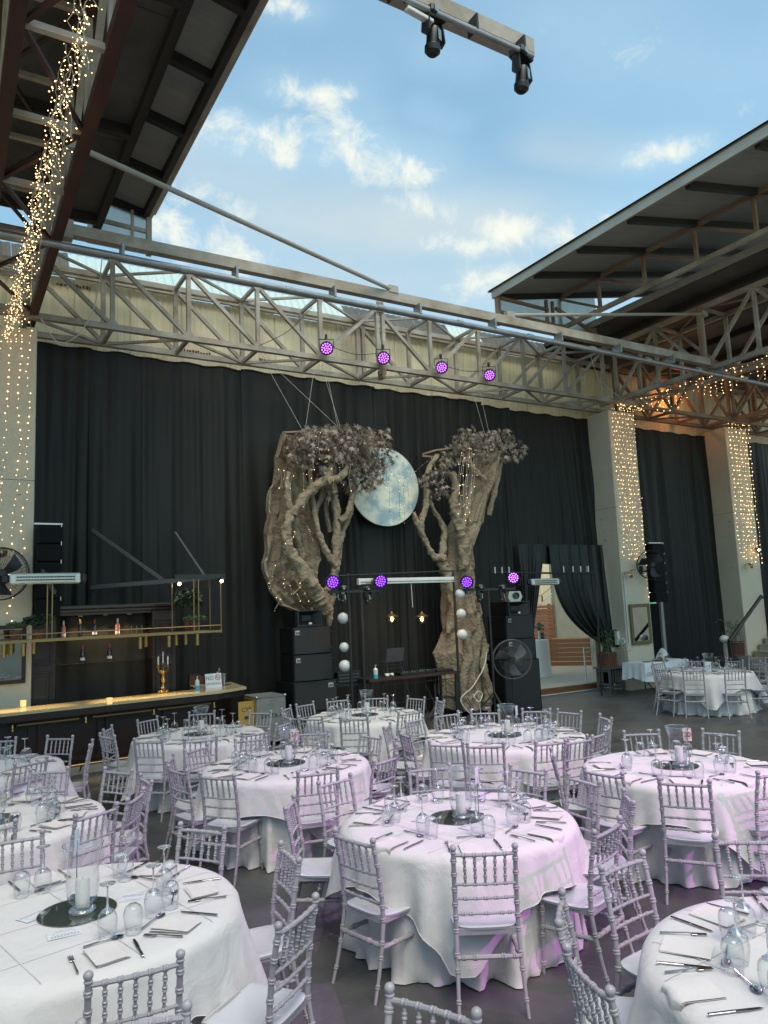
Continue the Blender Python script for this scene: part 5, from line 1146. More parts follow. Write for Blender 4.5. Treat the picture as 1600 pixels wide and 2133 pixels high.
for lab, px, x_, zs in (('left', 728, 6.5, ((2.55, .09), (2.15, .105), (1.62, .09), (1.28, .11))), ('right', 946, 8.9, ((2.52, .098), (2.13, .096), (1.72, .105)))):
    for k, (z, r_) in enumerate(zs):
        o = MB().ball((0, 0, 0), r_, 24, 16).build('globe_lamp', 'globe', None, 80); o.location = (x_-.06 if lab == 'left' else x_, 12.12 if lab == 'right' else 12.45, z)
        tag(o, f'white globe lamp, {["highest", "second from the top", "third from the top", "lowest"][k if k < len(zs)-1 else 3]} on the {lab} black pole', 'globe lamp', 'white globe lamps on the poles')
# pendants
for px, n_ in ((816, 'left'), (879, 'right')):
    p = P(px, 1287, 1, 12.35); t = world_thing('pendant_lamp', f'lit filament pendant lamp with a small metal shade, {n_} one', 'pendant lamp', (p.x, 12.35, p.z))
    part('cord', MB().tube([(p.x, 12.35, 2.80), (p.x, 12.35, p.z+.12)], .004, 6), 'wire_black', t)
    part('shade', MB().lathe([(.02, .12), (.03, .085), (.125, .03), (.125, .026), (.028, .078)], 24, (p.x, 12.35, p.z)), 'brass_dull', t)
    part('bulb', MB().ball((p.x, 12.35, p.z-.03), .066, 20, 12, 1.05), 'glass', t, 80)
    fl = MB()
    for a in range(6): fl.tube([(p.x+.012*cos(a), 12.35+.012*sin(a), p.z+.02), (p.x+.022*cos(a+1), 12.35+.022*sin(a+1), p.z-.05)], .004, 5)
    part('filament', fl, 'filament', t)['kind'] = 'stuff'
    l = bpy.data.lights.new('filament_light', 'POINT'); l.energy = 6; l.color = (1, .6, .22); l.shadow_soft_size = .04; o = bpy.data.objects.new('filament_light', l); C.objects.link(o); o.location = (p.x, 12.35, p.z-.03)
# ================================================================== STAGE LAMPS
def par(label, loc, aim, led, r=.125, hang=1):
    t = thing('par_lamp', label, 'stage lamp', loc)
    d = (Vector(aim)-Vector(loc)).normalized(); q = (-d).to_track_quat('Z', 'Y').to_matrix().to_4x4()
    m = MB().lathe([(.001, .12), (r*.55, .11), (r*.72, .06), (r*.95, -.03), (r, -.10), (r, -.14), (r*.93, -.14), (r*.9, -.095), (.001, -.095)], 24).xf(q); m.build('housing', 'black_plastic', t)
    fin = MB()
    for k in range(12): a = k*pi/6; fin.beam((cos(a)*r*.75, sin(a)*r*.75, .05), (cos(a)*r*.97, sin(a)*r*.97, -.05), .006, .02)
    fin.xf(q).build('cooling_fins', 'black_metal', t, 0)['kind'] = 'stuff'
    ld = MB()
    for n_, rr_ in ((1, 0), (6, r*.36), (12, r*.70)):
        for k in range(n_): a = 2*pi*k/n_+.2; ld.lathe([(.001, -.006), (r*.115, 0), (.001, .004)], 8, (rr_*cos(a), rr_*sin(a), -.104))
    l_ = ld.xf(q).build('led_lenses', led, t, 0); l_['kind'] = 'stuff'
    s = q.to_3x3() @ Vector((1, 0, 0))
    MB().tube([s*r*1.08, s*r*1.08+Vector((0, 0, hang*.16)), -s*r*1.08+Vector((0, 0, hang*.16)), -s*r*1.08], .010, 6).build('yoke', 'black_metal', t)
    MB().box(-.02, .02, -.02, .02, min(hang*.16, hang*.26), max(hang*.16, hang*.26)).build('clamp', 'black_metal', t, 0); return t
def spot(loc, aim, e, col, deg, blend=.7, soft=.1):
    l = bpy.data.lights.new('stage_beam', 'SPOT'); l.energy = e; l.color = col; l.spot_size = radians(deg); l.spot_blend = blend; l.shadow_soft_size = soft
    o = bpy.data.objects.new('stage_beam', l); C.objects.link(o); o.location = loc; o.rotation_euler = (Vector(loc)-Vector(aim)).to_track_quat('Z', 'Y').to_euler(); return o
VI = (.42, .12, 1); MG = (.95, .16, 1)
names = ['leftmost', 'second from the left', 'third from the left', 'rightmost']
for k, (px, py, aim) in enumerate(((680, 723, (2.0, 3.0, .5)), (798, 743, (3.5, 3.5, .5)), (919, 762, (5, 5, .5)), (1019, 778, (5.5, 5.5, .5)))):
    p = P(px, py, 1, 12.86); par(f'violet-lit par lamp, {names[k]} of four on the long truss', p, aim, 'led_pink', .135)
    spot(p+(Vector(aim)-p).normalized()*.2, aim, 200, (.80, .42, 1), 38)
for k, (px, py, y, led) in enumerate(((690, 1210, 12.05, 'led_violet'), (789, 1208, 12.05, 'led_violet'), (970, 1210, 12.05, 'led_violet'), (1070, 1203, 12.05, 'led_pink'))):
    p = P(px, py, 1, y); aim = ((4.6, 4, .6), (5.6, 4, .6), (6, 5, .6), (1, 2, 2.0))[k]
    par(f'violet-lit par lamp, {names[k]} of four on the T-bar stands', p, aim, led, .125, -1)
    spot(p+(Vector(aim)-p).normalized()*.2, aim, 14, VI, 40)
def tstand(label, x, x0, x1, y, z):
    t = world_thing('lighting_stand', label, 'lighting stand', (x, y, 0))
    part('pole', MB().tube([(x, y, .0), (x, y, z)], .022, 10), 'black_metal', t); part('cross_bar', MB().beam((x0, y, z), (x1, y, z), .045, .045), 'black_metal', t, 0)
    for a in (.4, 2.5, 4.6): part('leg', MB().beam((x, y, .55), (x+.5*cos(a), y+.5*sin(a), .02), .03, .03), 'black_metal', t, 0)
    return t
tstand('black T-bar lighting stand left of the DJ desk', 6.62, 5.95, 7.00, 12.05, 2.63); tstand('black T-bar lighting stand before the right tree', 9.56, 8.95, 10.23, 12.05, 2.59)
def mover(label, px, py, y, s=1.0, hang=True):
    p = P(px, py, 1, y) if y is not None else Vector(px); t = thing('moving_head', label, 'moving-head lamp', p, radians(20)); t.scale = (s, s, s)
    MB().box(-.15, .15, -.11, .11, .20, .31, .02).build('base', 'black_plastic', t)
    MB().box(-.10, -.02, -.113, -.11, .225, .285).build('display', 'silver', t, 0)
    for q in (-1, 1): MB().poly([(q*.12, -.05, .2), (q*.12, .05, .2), (q*.14, .06, -.02), (q*.14, 0, -.08), (q*.14, -.06, -.02)][::q], .03*q, 0).build('yoke_arm', 'black_plastic', t, 0)
    MB().lathe([(.001, .10), (.07, .09), (.085, .03), (.085, -.12), (.10, -.14), (.095, -.20), (.06, -.235), (.001, -.24)], 18).xf(Matrix.Rotation(radians(8), 4, 'X')).build('head', 'black_plastic', t)
    MB().box(-.03, .03, -.095, -.088, -.1, .04).build('side_plate', 'silver', t, 0)
    MB().box(-.10, .10, -.06, .06, .312, .34).build('bracket', 'silver', t, 0)
    MB().tube([(0, 0, .34), (0, 0, .40)], .02, 8).build('clamp', 'black_metal', t); return t
mover('black moving-head lamp hanging at the middle of the top beam', 903, 75, 4.75, .72); mover('black moving-head lamp hanging at the end of the top beam', 1088, 155, 4.75, .72)
q = P(870, 32, 1, 4.7); wf = thing('power_strip', 'white power strip tied to the top beam', 'power strip', q, .1); MB().box(-.12, .16, -.03, .03, -.012, .025, .006).build('strip', 'white_metal', wf); MB().tube([(-.12, 0, .02), (-.16, .02, .12), (0, .03, .16), (.12, .03, .02)], .007, 6).build('cable', 'wire_black', wf)
for px, py, lb in ((715, 1242, 'left'), (766, 1243, 'right')): mover(f'small moving-head lamp under the left T-bar, {lb} one', px, py, 12.05, .55)
for px, py, lb in ((1000, 1240, 'left'), (1046, 1240, 'right')): mover(f'small moving-head lamp under the right T-bar, {lb} one', px, py, 12.05, .62)
p = P(1068, 1241, 1, 12.1); fx = thing('effect_projector', 'silver hexagonal effect projector above the right speaker stack', 'projector lamp', p, -.2)
MB().poly([(-.16, -.1, -.03), (-.13, -.1, .09), (.13, -.1, .09), (.17, -.1, -.03), (.12, -.1, -.12), (-.12, -.1, -.12)][::-1], .22, 1).build('case', 'silver', fx, 0); MB().lathe([(.001, 0), (.06, 0), (.07, .03), (.05, .03)], 18).xf(Matrix.Translation((.02, -.10, .0)) @ Matrix.Rotation(pi/2, 4, 'X')).build('lens', 'black_plastic', fx)
# lamp rail and heater across the doorway
tr = world_thing('clothes_rail_bar', 'thin black bar with clamps across the doorway', 'bar', (12, 13, 2.9)); part('bar', MB().tube([(10.4, 13.0, 2.98), (13.6, 13.0, 2.92)], .022, 8), 'black_metal', tr)
for x in (10.5, 10.7, 10.9, 12.55, 12.85, 13.1, 13.35): part('clamp', MB().box(x, x+.03, 12.97, 13.03, 2.96, 3.10), 'silver', tr, 0)
part('upright', MB().tube([(13.62, 13.1, .02), (13.62, 13.0, 2.93)], .022, 8), 'black_metal', tr)
heater('small silver infrared heater hanging in the doorway', P(1135, 1212, 1, 12.9), .95, radians(-6), .15)
# out-of-frame par on the rear of the hall whose magenta light falls on the table skirts
for k, (loc, aim, e) in enumerate((((8.3, -1.6, 5.0), (4.3, 4.5, .4), 1300), ((3.2, -4.2, 5.6), (1.4, 4.2, .3), 90))):
    par(f'magenta par lamp on the rear wall side of the hall, {["right", "left"][k]} one', loc, aim, 'led_pink', .135); spot(Vector(loc)+(Vector(aim)-Vector(loc)).normalized()*.2, aim, e*.8, MG, 36 if k == 0 else 24)
# ================================================================== STAGE TREES AND MOON
def Z1(zx, zy, y): return P(500+zx/2.5806, 860+zy/2.5806, 1, y)
PXM = lambda y: 1557/(y*.859+8*.512)
def limb(mb, pts, y, seed=0, n=10, sub=9):
    """knobbly burlap limb; pts = (zx, zy, radius in zoom px, dy)"""
    r = random.Random(seed); W_ = []; R_ = []
    for k, (a, b, rad, dy) in enumerate(pts):
        p = Z1(a, b, y); p.y += dy; W_.append(p); R_.append(rad/2.5806/ (CF/((p-_eye).dot(_fw))))
    out_, rr_ = [], []
    def cat(p0, p1, p2, p3, t): return .5*((2*p1)+(p2-p0)*t+(2*p0-5*p1+4*p2-p3)*t*t+(3*p1-p0-3*p2+p3)*t**3)
    for i in range(len(W_)-1):
        a, b, c, d = W_[max(0, i-1)], W_[i], W_[i+1], W_[min(len(W_)-1, i+2)]
        for s in range(sub):
            t = s/sub; out_.append(cat(a, b, c, d, t)); rr_.append((R_[i]*(1-t)+R_[i+1]*t)*(1+.14*r.uniform(-1, 1)))
    out_.append(W_[-1]); rr_.append(R_[-1])
    k0 = len(mb.v); mb.tube(out_, rr_, n)
    for i in range(k0, len(mb.v)):      # wrapped folds and lumps
        v = mb.v[i]; c = out_[min(len(out_)-1, (i-k0)//n)]; d = Vector(v)-c; j = (i-k0)//n; a = 2*pi*((i-k0) % n)/n
        q = 1+.13*sin(2*a+j*.8+seed)+.10*sin(3*a-j*.55+seed*2)+.09*sin(5*a+j*1.9)+r.uniform(-.06, .06); w = c+d*q; mb.v[i] = tuple(w)
def shell(rows, y, depth, seed, concave=False, nu=36, sub=8, thick=.05):
    r = random.Random(seed); ph = [r.uniform(0, 6.3) for _ in range(6)]
    def row(v):
        s = v*(len(rows)-1); i = min(int(s), len(rows)-2); t = s-i; t = t*t*(3-2*t)
        return [rows[i][k]*(1-t)+rows[i+1][k]*t for k in range(3)]
    nv = (len(rows)-1)*sub
    def f(u, v):
        zy, xl, xr = row(v); j = 6*sin(9*v+ph[0])+4*sin(23*v+ph[1])
        xl += j; xr += 6*sin(11*v+ph[2])+4*sin(19*v+ph[3])
        a = Z1(xl+(xr-xl)*u, zy, y); b = sin(pi*u)
        d = (-depth*b) if not concave else (depth*b*.8-.28*math.exp(-(u/.12)**2)-.16*math.exp(-((u-1)/.10)**2))
        w = .035*sin(26*u+5*sin(7*v+ph[4])+ph[5])*(.4+.6*b)+.03*sin(31*v+9*sin(5*u))*b+.018*sin(60*u+20*v)+.016*sin(90*v+14*u)
        return (a.x+.02*sin(40*v+5*u), a.y+d-w, a.z+.02*sin(33*u))
    m = MB().grid(f, nu, nv); k = len(m.v)
    # back skin gives it thickness
    def g(u, v): p = f(1-u, v); return (p[0], p[1]+thick+(.10 if concave else .5*sin(pi*u)), p[2])
    m.grid(g, nu, nv)
    def fi(i, j): return j*(nu+1)+i
    for j in range(nv):
        m.f.append((fi(0, j+1), fi(0, j), k+fi(nu, j), k+fi(nu, j+1))); m.m.append(0)
        m.f.append((fi(nu, j), fi(nu, j+1), k+fi(0, j+1), k+fi(0, j))); m.m.append(0)
    for i in range(nu):
        m.f.append((fi(i, 0), fi(i+1, 0), k+fi(nu-i-1, 0), k+fi(nu-i, 0))); m.m.append(0)
        m.f.append((fi(i+1, nv), fi(i, nv), k+fi(nu-i, nv), k+fi(nu-i-1, nv))); m.m.append(0)
    return m
def maple(n, regions, y, size, seed):
    r = random.Random(seed); mb = MB(); star = []
    for k in range(14):
        a = 2*pi*k/14; q = (1.1, .30, .86, .24, .74, .22, .5, .12, .5, .22, .74, .24, .86, .30)[k]; star.append((q*sin(a), q*cos(a)))
    tot = sum(q[4] for q in regions)
    for (cx_, cy_, rx, ry, w, dy) in regions:
        for _ in range(int(n*w/tot)):
            a = r.uniform(0, 6.3); q = sqrt(r.random()); c = Z1(cx_+rx*q*cos(a), cy_+ry*q*sin(a), y); c.y += dy+r.uniform(-.28, .22)
            s = size*r.uniform(.55, 1.25); e = Euler((pi/2+r.uniform(-.9, .9), r.uniform(-.8, .8), r.uniform(-.7, .7))).to_matrix() @ Euler((0, 0, pi+r.uniform(-.9, .9))).to_matrix()
            fold = r.uniform(.1, .5)
            vs = [c+e @ Vector((x_*s, y_*s, -abs(x_)*s*fold)) for x_, y_ in star]; mb.mat(0 if r.random() < .62 else 1); mb.add([c]+vs, [(0, i+1, (i+1) % 14+1) for i in range(14)])
    return mb
def fairy(name, label, strands, parent=None, r_=.016, step=.085, wire='wire_white', seed=1, jit=.035, mat='bulb_warm', grp='fairy-light curtains'):
    """each strand is a polyline of world points; bulbs sit along it"""
    rn = random.Random(seed); base = Vector(strands[0][0])
    t = thing(name, label, 'fairy lights', base, 0, grp) if parent is None else parent
    for s in strands:
        s = [Vector(p) for p in s]; m = MB(); pts = []
        for a, b in zip(s, s[1:]):
            ln = (b-a).length; k = max(1, int(ln/step))
            for i in range(k): pts.append(a.lerp(b, i/k)+Vector((rn.uniform(-1, 1)*jit*.35, rn.uniform(-1, 1)*jit*.35, 0)))
        pts.append(s[-1]); m.mat(0); m.tube(pts, .0034, 3, False)
        m.mat(1)
        for p in pts:
            q = p+Vector((rn.uniform(-1, 1), rn.uniform(-1, 1)*.6, rn.uniform(-.6, .3)))*jit; m.octa(q, r_*rn.uniform(.5, 1.25))
        o = part('light_strand', m, [wire, mat], t, 0)
    return t
YT = 13.35
tl = world_thing('stage_tree', 'hung burlap stage tree, left one, with hollow trunk and dry leaf crown', 'stage tree', Z1(420, 1100, YT), 'burlap stage trees')
part('bark_shell', shell([(118, 205, 300), (250, 176, 326), (400, 150, 345), (540, 132, 372), (660, 118, 398), (800, 108, 402), (900, 112, 404), (970, 140, 425), (1035, 205, 448), (1072, 290, 450)], YT, .10, 3, True), 'burlap', tl, 60)
for k, (pts) in enumerate([
  [(430, 1075, 34, -.3), (385, 1000, 46, -.34), (330, 920, 42, -.4), (270, 830, 38, -.42), (222, 760, 32, -.42), (205, 690, 28, -.4), (208, 620, 26, -.4), (236, 545, 24, -.36)],
  [(238, 560, 22, -.36), (218, 470, 17, -.34), (222, 400, 15, -.3), (232, 330, 12, -.25)],
  [(240, 560, 26, -.38), (285, 490, 26, -.4), (345, 425, 25, -.42), (400, 388, 23, -.42), (470, 372, 21, -.4), (520, 340, 19, -.35), (545, 285, 14, -.3)],
  [(395, 392, 20, -.40), (435, 340, 19, -.36), (462, 285, 14, -.3)],
  [(462, 1145, 14, -.1), (464, 1060, 24, -.12), (474, 950, 27, -.14), (490, 850, 27, -.15), (497, 740, 24, -.15), (503, 620, 22, -.15), (497, 500, 21, -.15), (486, 400, 18, -.12), (492, 290, 14, -.1)],
  [(488, 825, 22, -.18), (445, 770, 18, -.24), (408, 700, 17, -.26), (382, 610, 15, -.26), (366, 500, 13, -.24), (360, 400, 12, -.2), (362, 220, 10, -.1)],
  [(512, 800, 18, -.12), (528, 690, 17, -.1), (556, 610, 16, -.05), (592, 540, 15, 0), (604, 450, 13, 0), (625, 390, 11, 0)],
  [(512, 590, 18, -.2), (545, 560, 17, -.22), (572, 480, 16, -.22), (582, 390, 15, -.2), (600, 310, 11, -.16)],
  [(392, 570, 16, -.1), (398, 520, 17, -.06), (432, 460, 15, -.04), (440, 380, 12, 0)],
  [(488, 640, 14, 0), (468, 540, 13, .04), (474, 470, 12, .05), (510, 400, 11, .05)],
  [(380, 1040, 20, -.3), (420, 1010, 22, -.28), (445, 960, 20, -.2), (470, 900, 18, -.15)],
  [(235, 560, 18, -.3), (260, 600, 24, -.2), (300, 700, 22, -.1), (330, 780, 20, -.05)]]):
    m = MB(); limb(m, pts, YT, k+1, 16); part('limb', m, 'burlap', tl, 60)
part('foliage', maple(1150, [(500, 195, 215, 100, 5, -.35), (380, 160, 110, 60, 2.6, -.35), (290, 235, 75, 90, 1.9, -.35), (650, 240, 130, 120, 4.2, -.3), (675, 340, 45, 75, 1.0, -.3), (560, 130, 200, 36, 2.2, -.2), (600, 330, 70, 110, 1.6, -.25), (385, 330, 26, 60, .4, -.3), (655, 420, 22, 40, .25, -.3), (450, 430, 26, 50, .2, -.2)], YT, .115, 5), ['leaf_dry', 'leaf_brown'], tl, 0)['kind'] = 'stuff'
ft_ = MB()
for a, b in (((230, 105), (420, 95)), ((330, 90), (700, 125)), ((240, 100), (240, 122))): ft_.beam(Z1(*a, YT-.2), Z1(*b, YT-.2), .03, .03)
part('hanging_frame', ft_, 'steel_rust', tl, 0)
tr_ = world_thing('stage_tree', 'burlap stage tree, right one, its trunk reaching the floor', 'stage tree', (10.2, YT, 0), 'burlap stage trees')
part('trunk', shell([(225, 1262, 1392), (330, 1222, 1368), (450, 1185, 1325), (600, 1140, 1292), (720, 1118, 1248), (850, 1104, 1246), (960, 1092, 1262), (1080, 1086, 1292), (1180, 1080, 1318), (1290, 1045, 1330), (1420, 1066, 1338), (1520, 1080, 1344), (1590, 1092, 1336)], YT, .42, 8, False, 40, 8), 'burlap', tr_, 60)
for k, pts in enumerate([
  [(1140, 850, 30, -.42), (1140, 740, 34, -.42), (1128, 640, 32, -.4), (1108, 560, 26, -.36), (1100, 490, 22, -.34), (1118, 410, 20, -.3), (1104, 330, 16, -.25)],
  [(1062, 840, 24, -.2), (1058, 790, 30, -.2), (1018, 780, 18, -.2), (985, 730, 16, -.2), (955, 665, 16, -.2), (925, 600, 16, -.2), (905, 540, 11, -.2)],
  [(945, 640, 15, -.2), (952, 575, 15, -.2), (976, 500, 16, -.18), (982, 420, 14, -.15), (990, 340, 14, -.1), (1018, 275, 15, -.1), (1058, 232, 12, -.05)],
  [(1060, 800, 24, -.16), (1078, 720, 20, -.1), (1092, 640, 17, -.05), (1076, 580, 14, 0), (1046, 530, 11, 0), (1018, 470, 9, 0)],
  [(1142, 610, 15, -.4), (1164, 540, 14, -.4), (1180, 470, 14, -.36), (1200, 400, 12, -.3)],
  [(1245, 385, 13, -.5), (1208, 352, 17, -.5), (1178, 310, 17, -.45), (1162, 240, 18, -.4), (1176, 180, 12, -.3)],
  [(1050, 835, 24, -.2), (1075, 870, 26, -.28), (1086, 960, 26, -.3), (1100, 1050, 24, -.28), (1090, 1180, 20, -.2)],
  [(1300, 560, 14, -.25), (1320, 470, 16, -.25), (1350, 380, 16, -.2), (1385, 260, 14, -.1)],
  [(1150, 1590, 24, -.42), (1130, 1450, 30, -.42), (1160, 1300, 26, -.44), (1150, 1180, 22, -.42)],
  [(1250, 1590, 26, -.46), (1260, 1480, 28, -.48), (1235, 1350, 20, -.46), (1260, 1240, 14, -.44)],
  [(1300, 1590, 26, -.2), (1322, 1450, 24, -.2), (1310, 1300, 18, -.2)]]):
    m = MB(); limb(m, pts, YT, k+31, 16); part('limb', m, 'burlap', tr_, 60)
part('foliage', maple(640, [(1180, 190, 110, 60, 3, -.4), (1120, 240, 60, 50, 1.4, -.35), (1300, 170, 120, 55, 2.6, -.35), (1410, 230, 75, 50, 1.4, -.3), (1080, 300, 60, 45, .8, -.3), (985, 370, 45, 45, .7, -.25), (1040, 430, 60, 40, .6, -.2), (1180, 110, 25, 24, .3, -.2), (1340, 130, 40, 18, .3, -.2), (1240, 260, 50, 40, .6, -.5)], YT, .105, 9), ['leaf_dry', 'leaf_brown'], tr_, 0)['kind'] = 'stuff'
ft_ = MB()
for a, b in (((980, 222), (1060, 198)), ((980, 232), (1040, 236)), ((1060, 200), (1400, 150))): ft_.beam(Z1(*a, YT), Z1(*b, YT), .035, .035)
part('hanging_frame', ft_, 'steel_rust', tr_, 0)
def zs(pts, y): return [Z1(a, b, y) for a, b in pts]
rn = random.Random(77)
st_ = []
for (x0, y0, y1) in ((220, 310, 400), (240, 310, 390), (275, 340, 470), (345, 330, 500), (375, 300, 350), (500, 300, 420), (540, 300, 380), (430, 110, 250), (460, 90, 200), (400, 120, 300), (590, 280, 420)): st_.append(zs([(x0, y0), (x0+rn.uniform(-8, 8), (y0+y1)/2), (x0+rn.uniform(-10, 10), y1)], YT-.62))
for k in range(14):
    a = rn.uniform(130, 380); b = rn.uniform(600, 1000); st_.append(zs([(a, b), (a+rn.uniform(-40, 40), b+rn.uniform(20, 60))], YT-.55))
fairy('fairy_lights', 'warm fairy lights strewn through the left stage tree', st_, r_=.0055, step=.24, seed=4, jit=.05)
st_ = []
for k in range(7):
    x0 = 1190+k*11; st_.append(zs([(x0, 180+rn.uniform(0, 60)), (x0+rn.uniform(-14, 14), 330), (x0+rn.uniform(-16, 16)-6, 420+rn.uniform(0, 160))], YT-.72))
fairy('fairy_lights', 'warm fairy lights hanging from the crown of the right stage tree', st_, r_=.0065, step=.2, seed=5, jit=.05)
st_ = [zs([(700, 100), (760, 250), (840, 350), (900, 350), (960, 300), (1050, 220)], 13.2)]
for x0, y0, y1 in ((785, 300, 400), (800, 330, 540), (852, 360, 560), (880, 370, 590), (903, 360, 500)): st_.append(zs([(x0, y0), (x0+6, y1)], 13.2))
fairy('fairy_lights', 'small string lights sagging between the two trees before the moon', st_, r_=.0045, step=.12, seed=6, jit=.03, wire='wire_black')
mo = MB().lathe([(.001, -.02), (.86, -.02), (.865, 0), (.86, .02), (.001, .02)], 72).xf(Matrix.Rotation(pi/2, 4, 'X')).build('painted_moon', 'moon'); mo.location = (8.22, 13.72, 4.91); tag(mo, 'large round painted full-moon disc between the two stage trees', 'moon disc')
# suspension wires
def smooth_(pts, k=6):
    p = [Vector(a) for a in pts]; o = []
    for i in range(len(p)-1):
        a, b, c, d = p[max(0, i-1)], p[i], p[i+1], p[min(len(p)-1, i+2)]
        for s in range(k):
            t = s/k; o.append(.5*((2*b)+(c-a)*t+(2*a-5*b+4*c-d)*t*t+(3*b-a-3*c+d)*t**3))
    return o+[p[-1]]
def wires(label, L_, m='wire_white', r_=.004, name='suspension_wire'):
    t = thing(name, label, 'wire', L_[0][0])
    for a in L_: part('wire', MB().tube(smooth_(a) if len(a) > 2 else a, r_, 5), m, t)
    return t
q = lambda px, py, y=13.1: P(px, py, 1, y)
wires('thin steel wires holding up the left stage tree', [[q(560, 770), q(628, 892)], [q(655, 765), q(637, 888)], [q(672, 770), q(712, 900)], [q(680, 772), q(706, 900)], [q(540, 735), q(708, 893)]])
wires('thin steel wires holding up the right stage tree', [[q(985, 815), q(1010, 905)], [q(1000, 818), q(1022, 915)]])
wires('white cable looping down from the left end of the long truss', [[q(213, 535, 12.9), q(205, 600, 12.9), q(190, 655, 12.9), q(160, 700, 12.9), q(120, 712, 12.9), (1.3, 13.0, 7.3)], [q(1230, 740, 12.9), q(1250, 790, 12.9), q(1300, 835, 12.9)]], 'wire_white', .009, 'cable')
wires('black lamp cables slung along the long truss between the par lamps', [[q(690, 722, 12.95), q(740, 738, 12.95), q(785, 736, 12.95)], [q(925, 762, 12.95), q(970, 773, 12.95), q(1010, 772, 12.95)], [q(540, 720, 13.0), q(600, 690, 13.0), q(650, 640, 13.0)]], 'wire_black', .007, 'cable')
wires('white cable hanging from the right tree down to the stage floor', [[q(1014, 1358, 12.2), q(1008, 1390, 12.1), q(985, 1430, 12.0), q(960, 1460, 12.0), (9.0, 11.9, .02), (8.7, 11.95, .012)], [(9.1, 12.15, .55), (9.15, 12.05, .4), (9.3, 12.1, .52), (9.2, 12.1, .6), (9.05, 12.05, .5), (9.2, 12.1, .38), (9.25, 12.1, .02)]], 'wire_white', .010, 'cable')
cb_ = []
for k in range(11):
    a = rn.uniform(6.8, 9.6); z0 = rn.uniform(.4, .95); cb_.append([(a, 12.4, z0), (a+rn.uniform(-.2, .2), 12.3, z0*.5), (a+rn.uniform(-.4, .4), 12.2, .02), (a+rn.uniform(-.8, .8), 12.1, .015)])
wires('tangle of black cables below the DJ desk', cb_, 'wire_black', .008, 'cable_tangle')['group'] = 'cables'
# ================================================================== FAIRY-LIGHT CURTAINS
st_ = []
for k in range(8):
    x0 = 14.93+k*.112; zb = 3.28+.15*rn.random() if k < 7 else 2.3; st_.append([(x0, 13.22, 7.2), (x0+rn.uniform(-.05, .05), 13.24, 5.8), (x0+.08+rn.uniform(-.05, .05), 13.25, 4.4), (x0+.05+rn.uniform(-.06, .06), 13.25, zb)])
fairy('fairy_lights', 'curtain of warm fairy lights down the pillar with the framed mirror', st_, r_=.0100, step=.115, seed=11)
st_ = []
for k in range(7):
    x0 = 19.74+k*.155; st_.append([(x0, 13.2, 7.25), (x0+rn.uniform(-.08, .08), 13.22, 5.6), (x0+rn.uniform(-.06, .1), 13.24, 4.2), (x0+rn.uniform(-.05, .05), 13.24, 3.1+.3*rn.random())])
fairy('fairy_lights', 'curtain of warm fairy lights down the pillar behind the stairs', st_, r_=.0125, step=.12, seed=12)
st_ = []
for k in range(3):
    x0 = .86+k*.155; st_.append([(x0, 13.2, 7.4), (x0+rn.uniform(-.04, .04), 13.22, 6.2), (x0-.02+rn.uniform(-.05, .05), 13.24, 4.8), (x0-.06, 13.24, 3.5+.2*k), (x0-.06, 13.24, 2.35 if k == 1 else 3.4)])
fairy('fairy_lights', 'sparse warm fairy lights down the left pillar', st_, r_=.0095, step=.12, seed=13)
# icicle garland along the left truss
st_ = []; y = 3.6
while y < 13.2:
    zt = 7.34; st_.append([(.86+rn.uniform(-.06, .06), y, zt), (.86+rn.uniform(-.1, .1), y+.05, zt-.22), (.84+rn.uniform(-.12, .12), y+.03, zt-rn.uniform(.4, .62))]); y += .12
st_ = [[(.86+.05*sin(k), 3.4+k*.33, 7.36+.02*sin(2*k)) for k in range(31)]]+st_
fairy('fairy_lights', 'dense icicle garland of warm lights along the left roof truss', st_, r_=.0068, step=.055, seed=14, jit=.055)
st_ = []; y = 13.0
while y > 2:
    zt = 7.5; st_.append([(15.8+rn.uniform(-.03, .03), y, zt), (15.8+rn.uniform(-.06, .06), y-.02, zt-.16-.36*abs(sin(y*2.2)))]); y -= .17
fairy('fairy_lights', 'short icicle lights along the truss above the right tables', [[(15.8, 13-.5*k, 7.52+.03*sin(3*k)) for k in range(22)]]+st_, r_=.011, step=.085, seed=15, jit=.04)
st_ = []
for k in range(12):
    x0 = 14.95+.08*k; st_.append([(x0, 13.05, 7.26+.02*sin(k)), (x0+.07, 13.05, 7.2)])
for k in range(10):
    x0 = 21.2+.28*k; st_.append([(x0, 12.6, 7.3), (x0+rn.uniform(-.1, .1), 12.6, 6.7-rn.random()*.3)])
fairy('fairy_lights', 'warm lights bunched on the truss ends above the right pillars', st_, r_=.012, step=.10, seed=16)
gl = bpy.data.lights.new('warm_bay_light', 'POINT'); gl.energy = 14; gl.color = (1, .34, .07); gl.shadow_soft_size = .08; o = bpy.data.objects.new('warm_bay_light', gl); C.objects.link(o); o.location = (18.3, 13.72, 8.0)
wl = thing('bay_lamp', 'small orange bulkhead lamp on the truss of the right bay', 'lamp', (18.3, 13.72, 8.12)); MB().lathe([(.001, .02), (.06, .02), (.07, 0), (.001, 0)], 14).build('lamp_base', 'black_metal', wl)
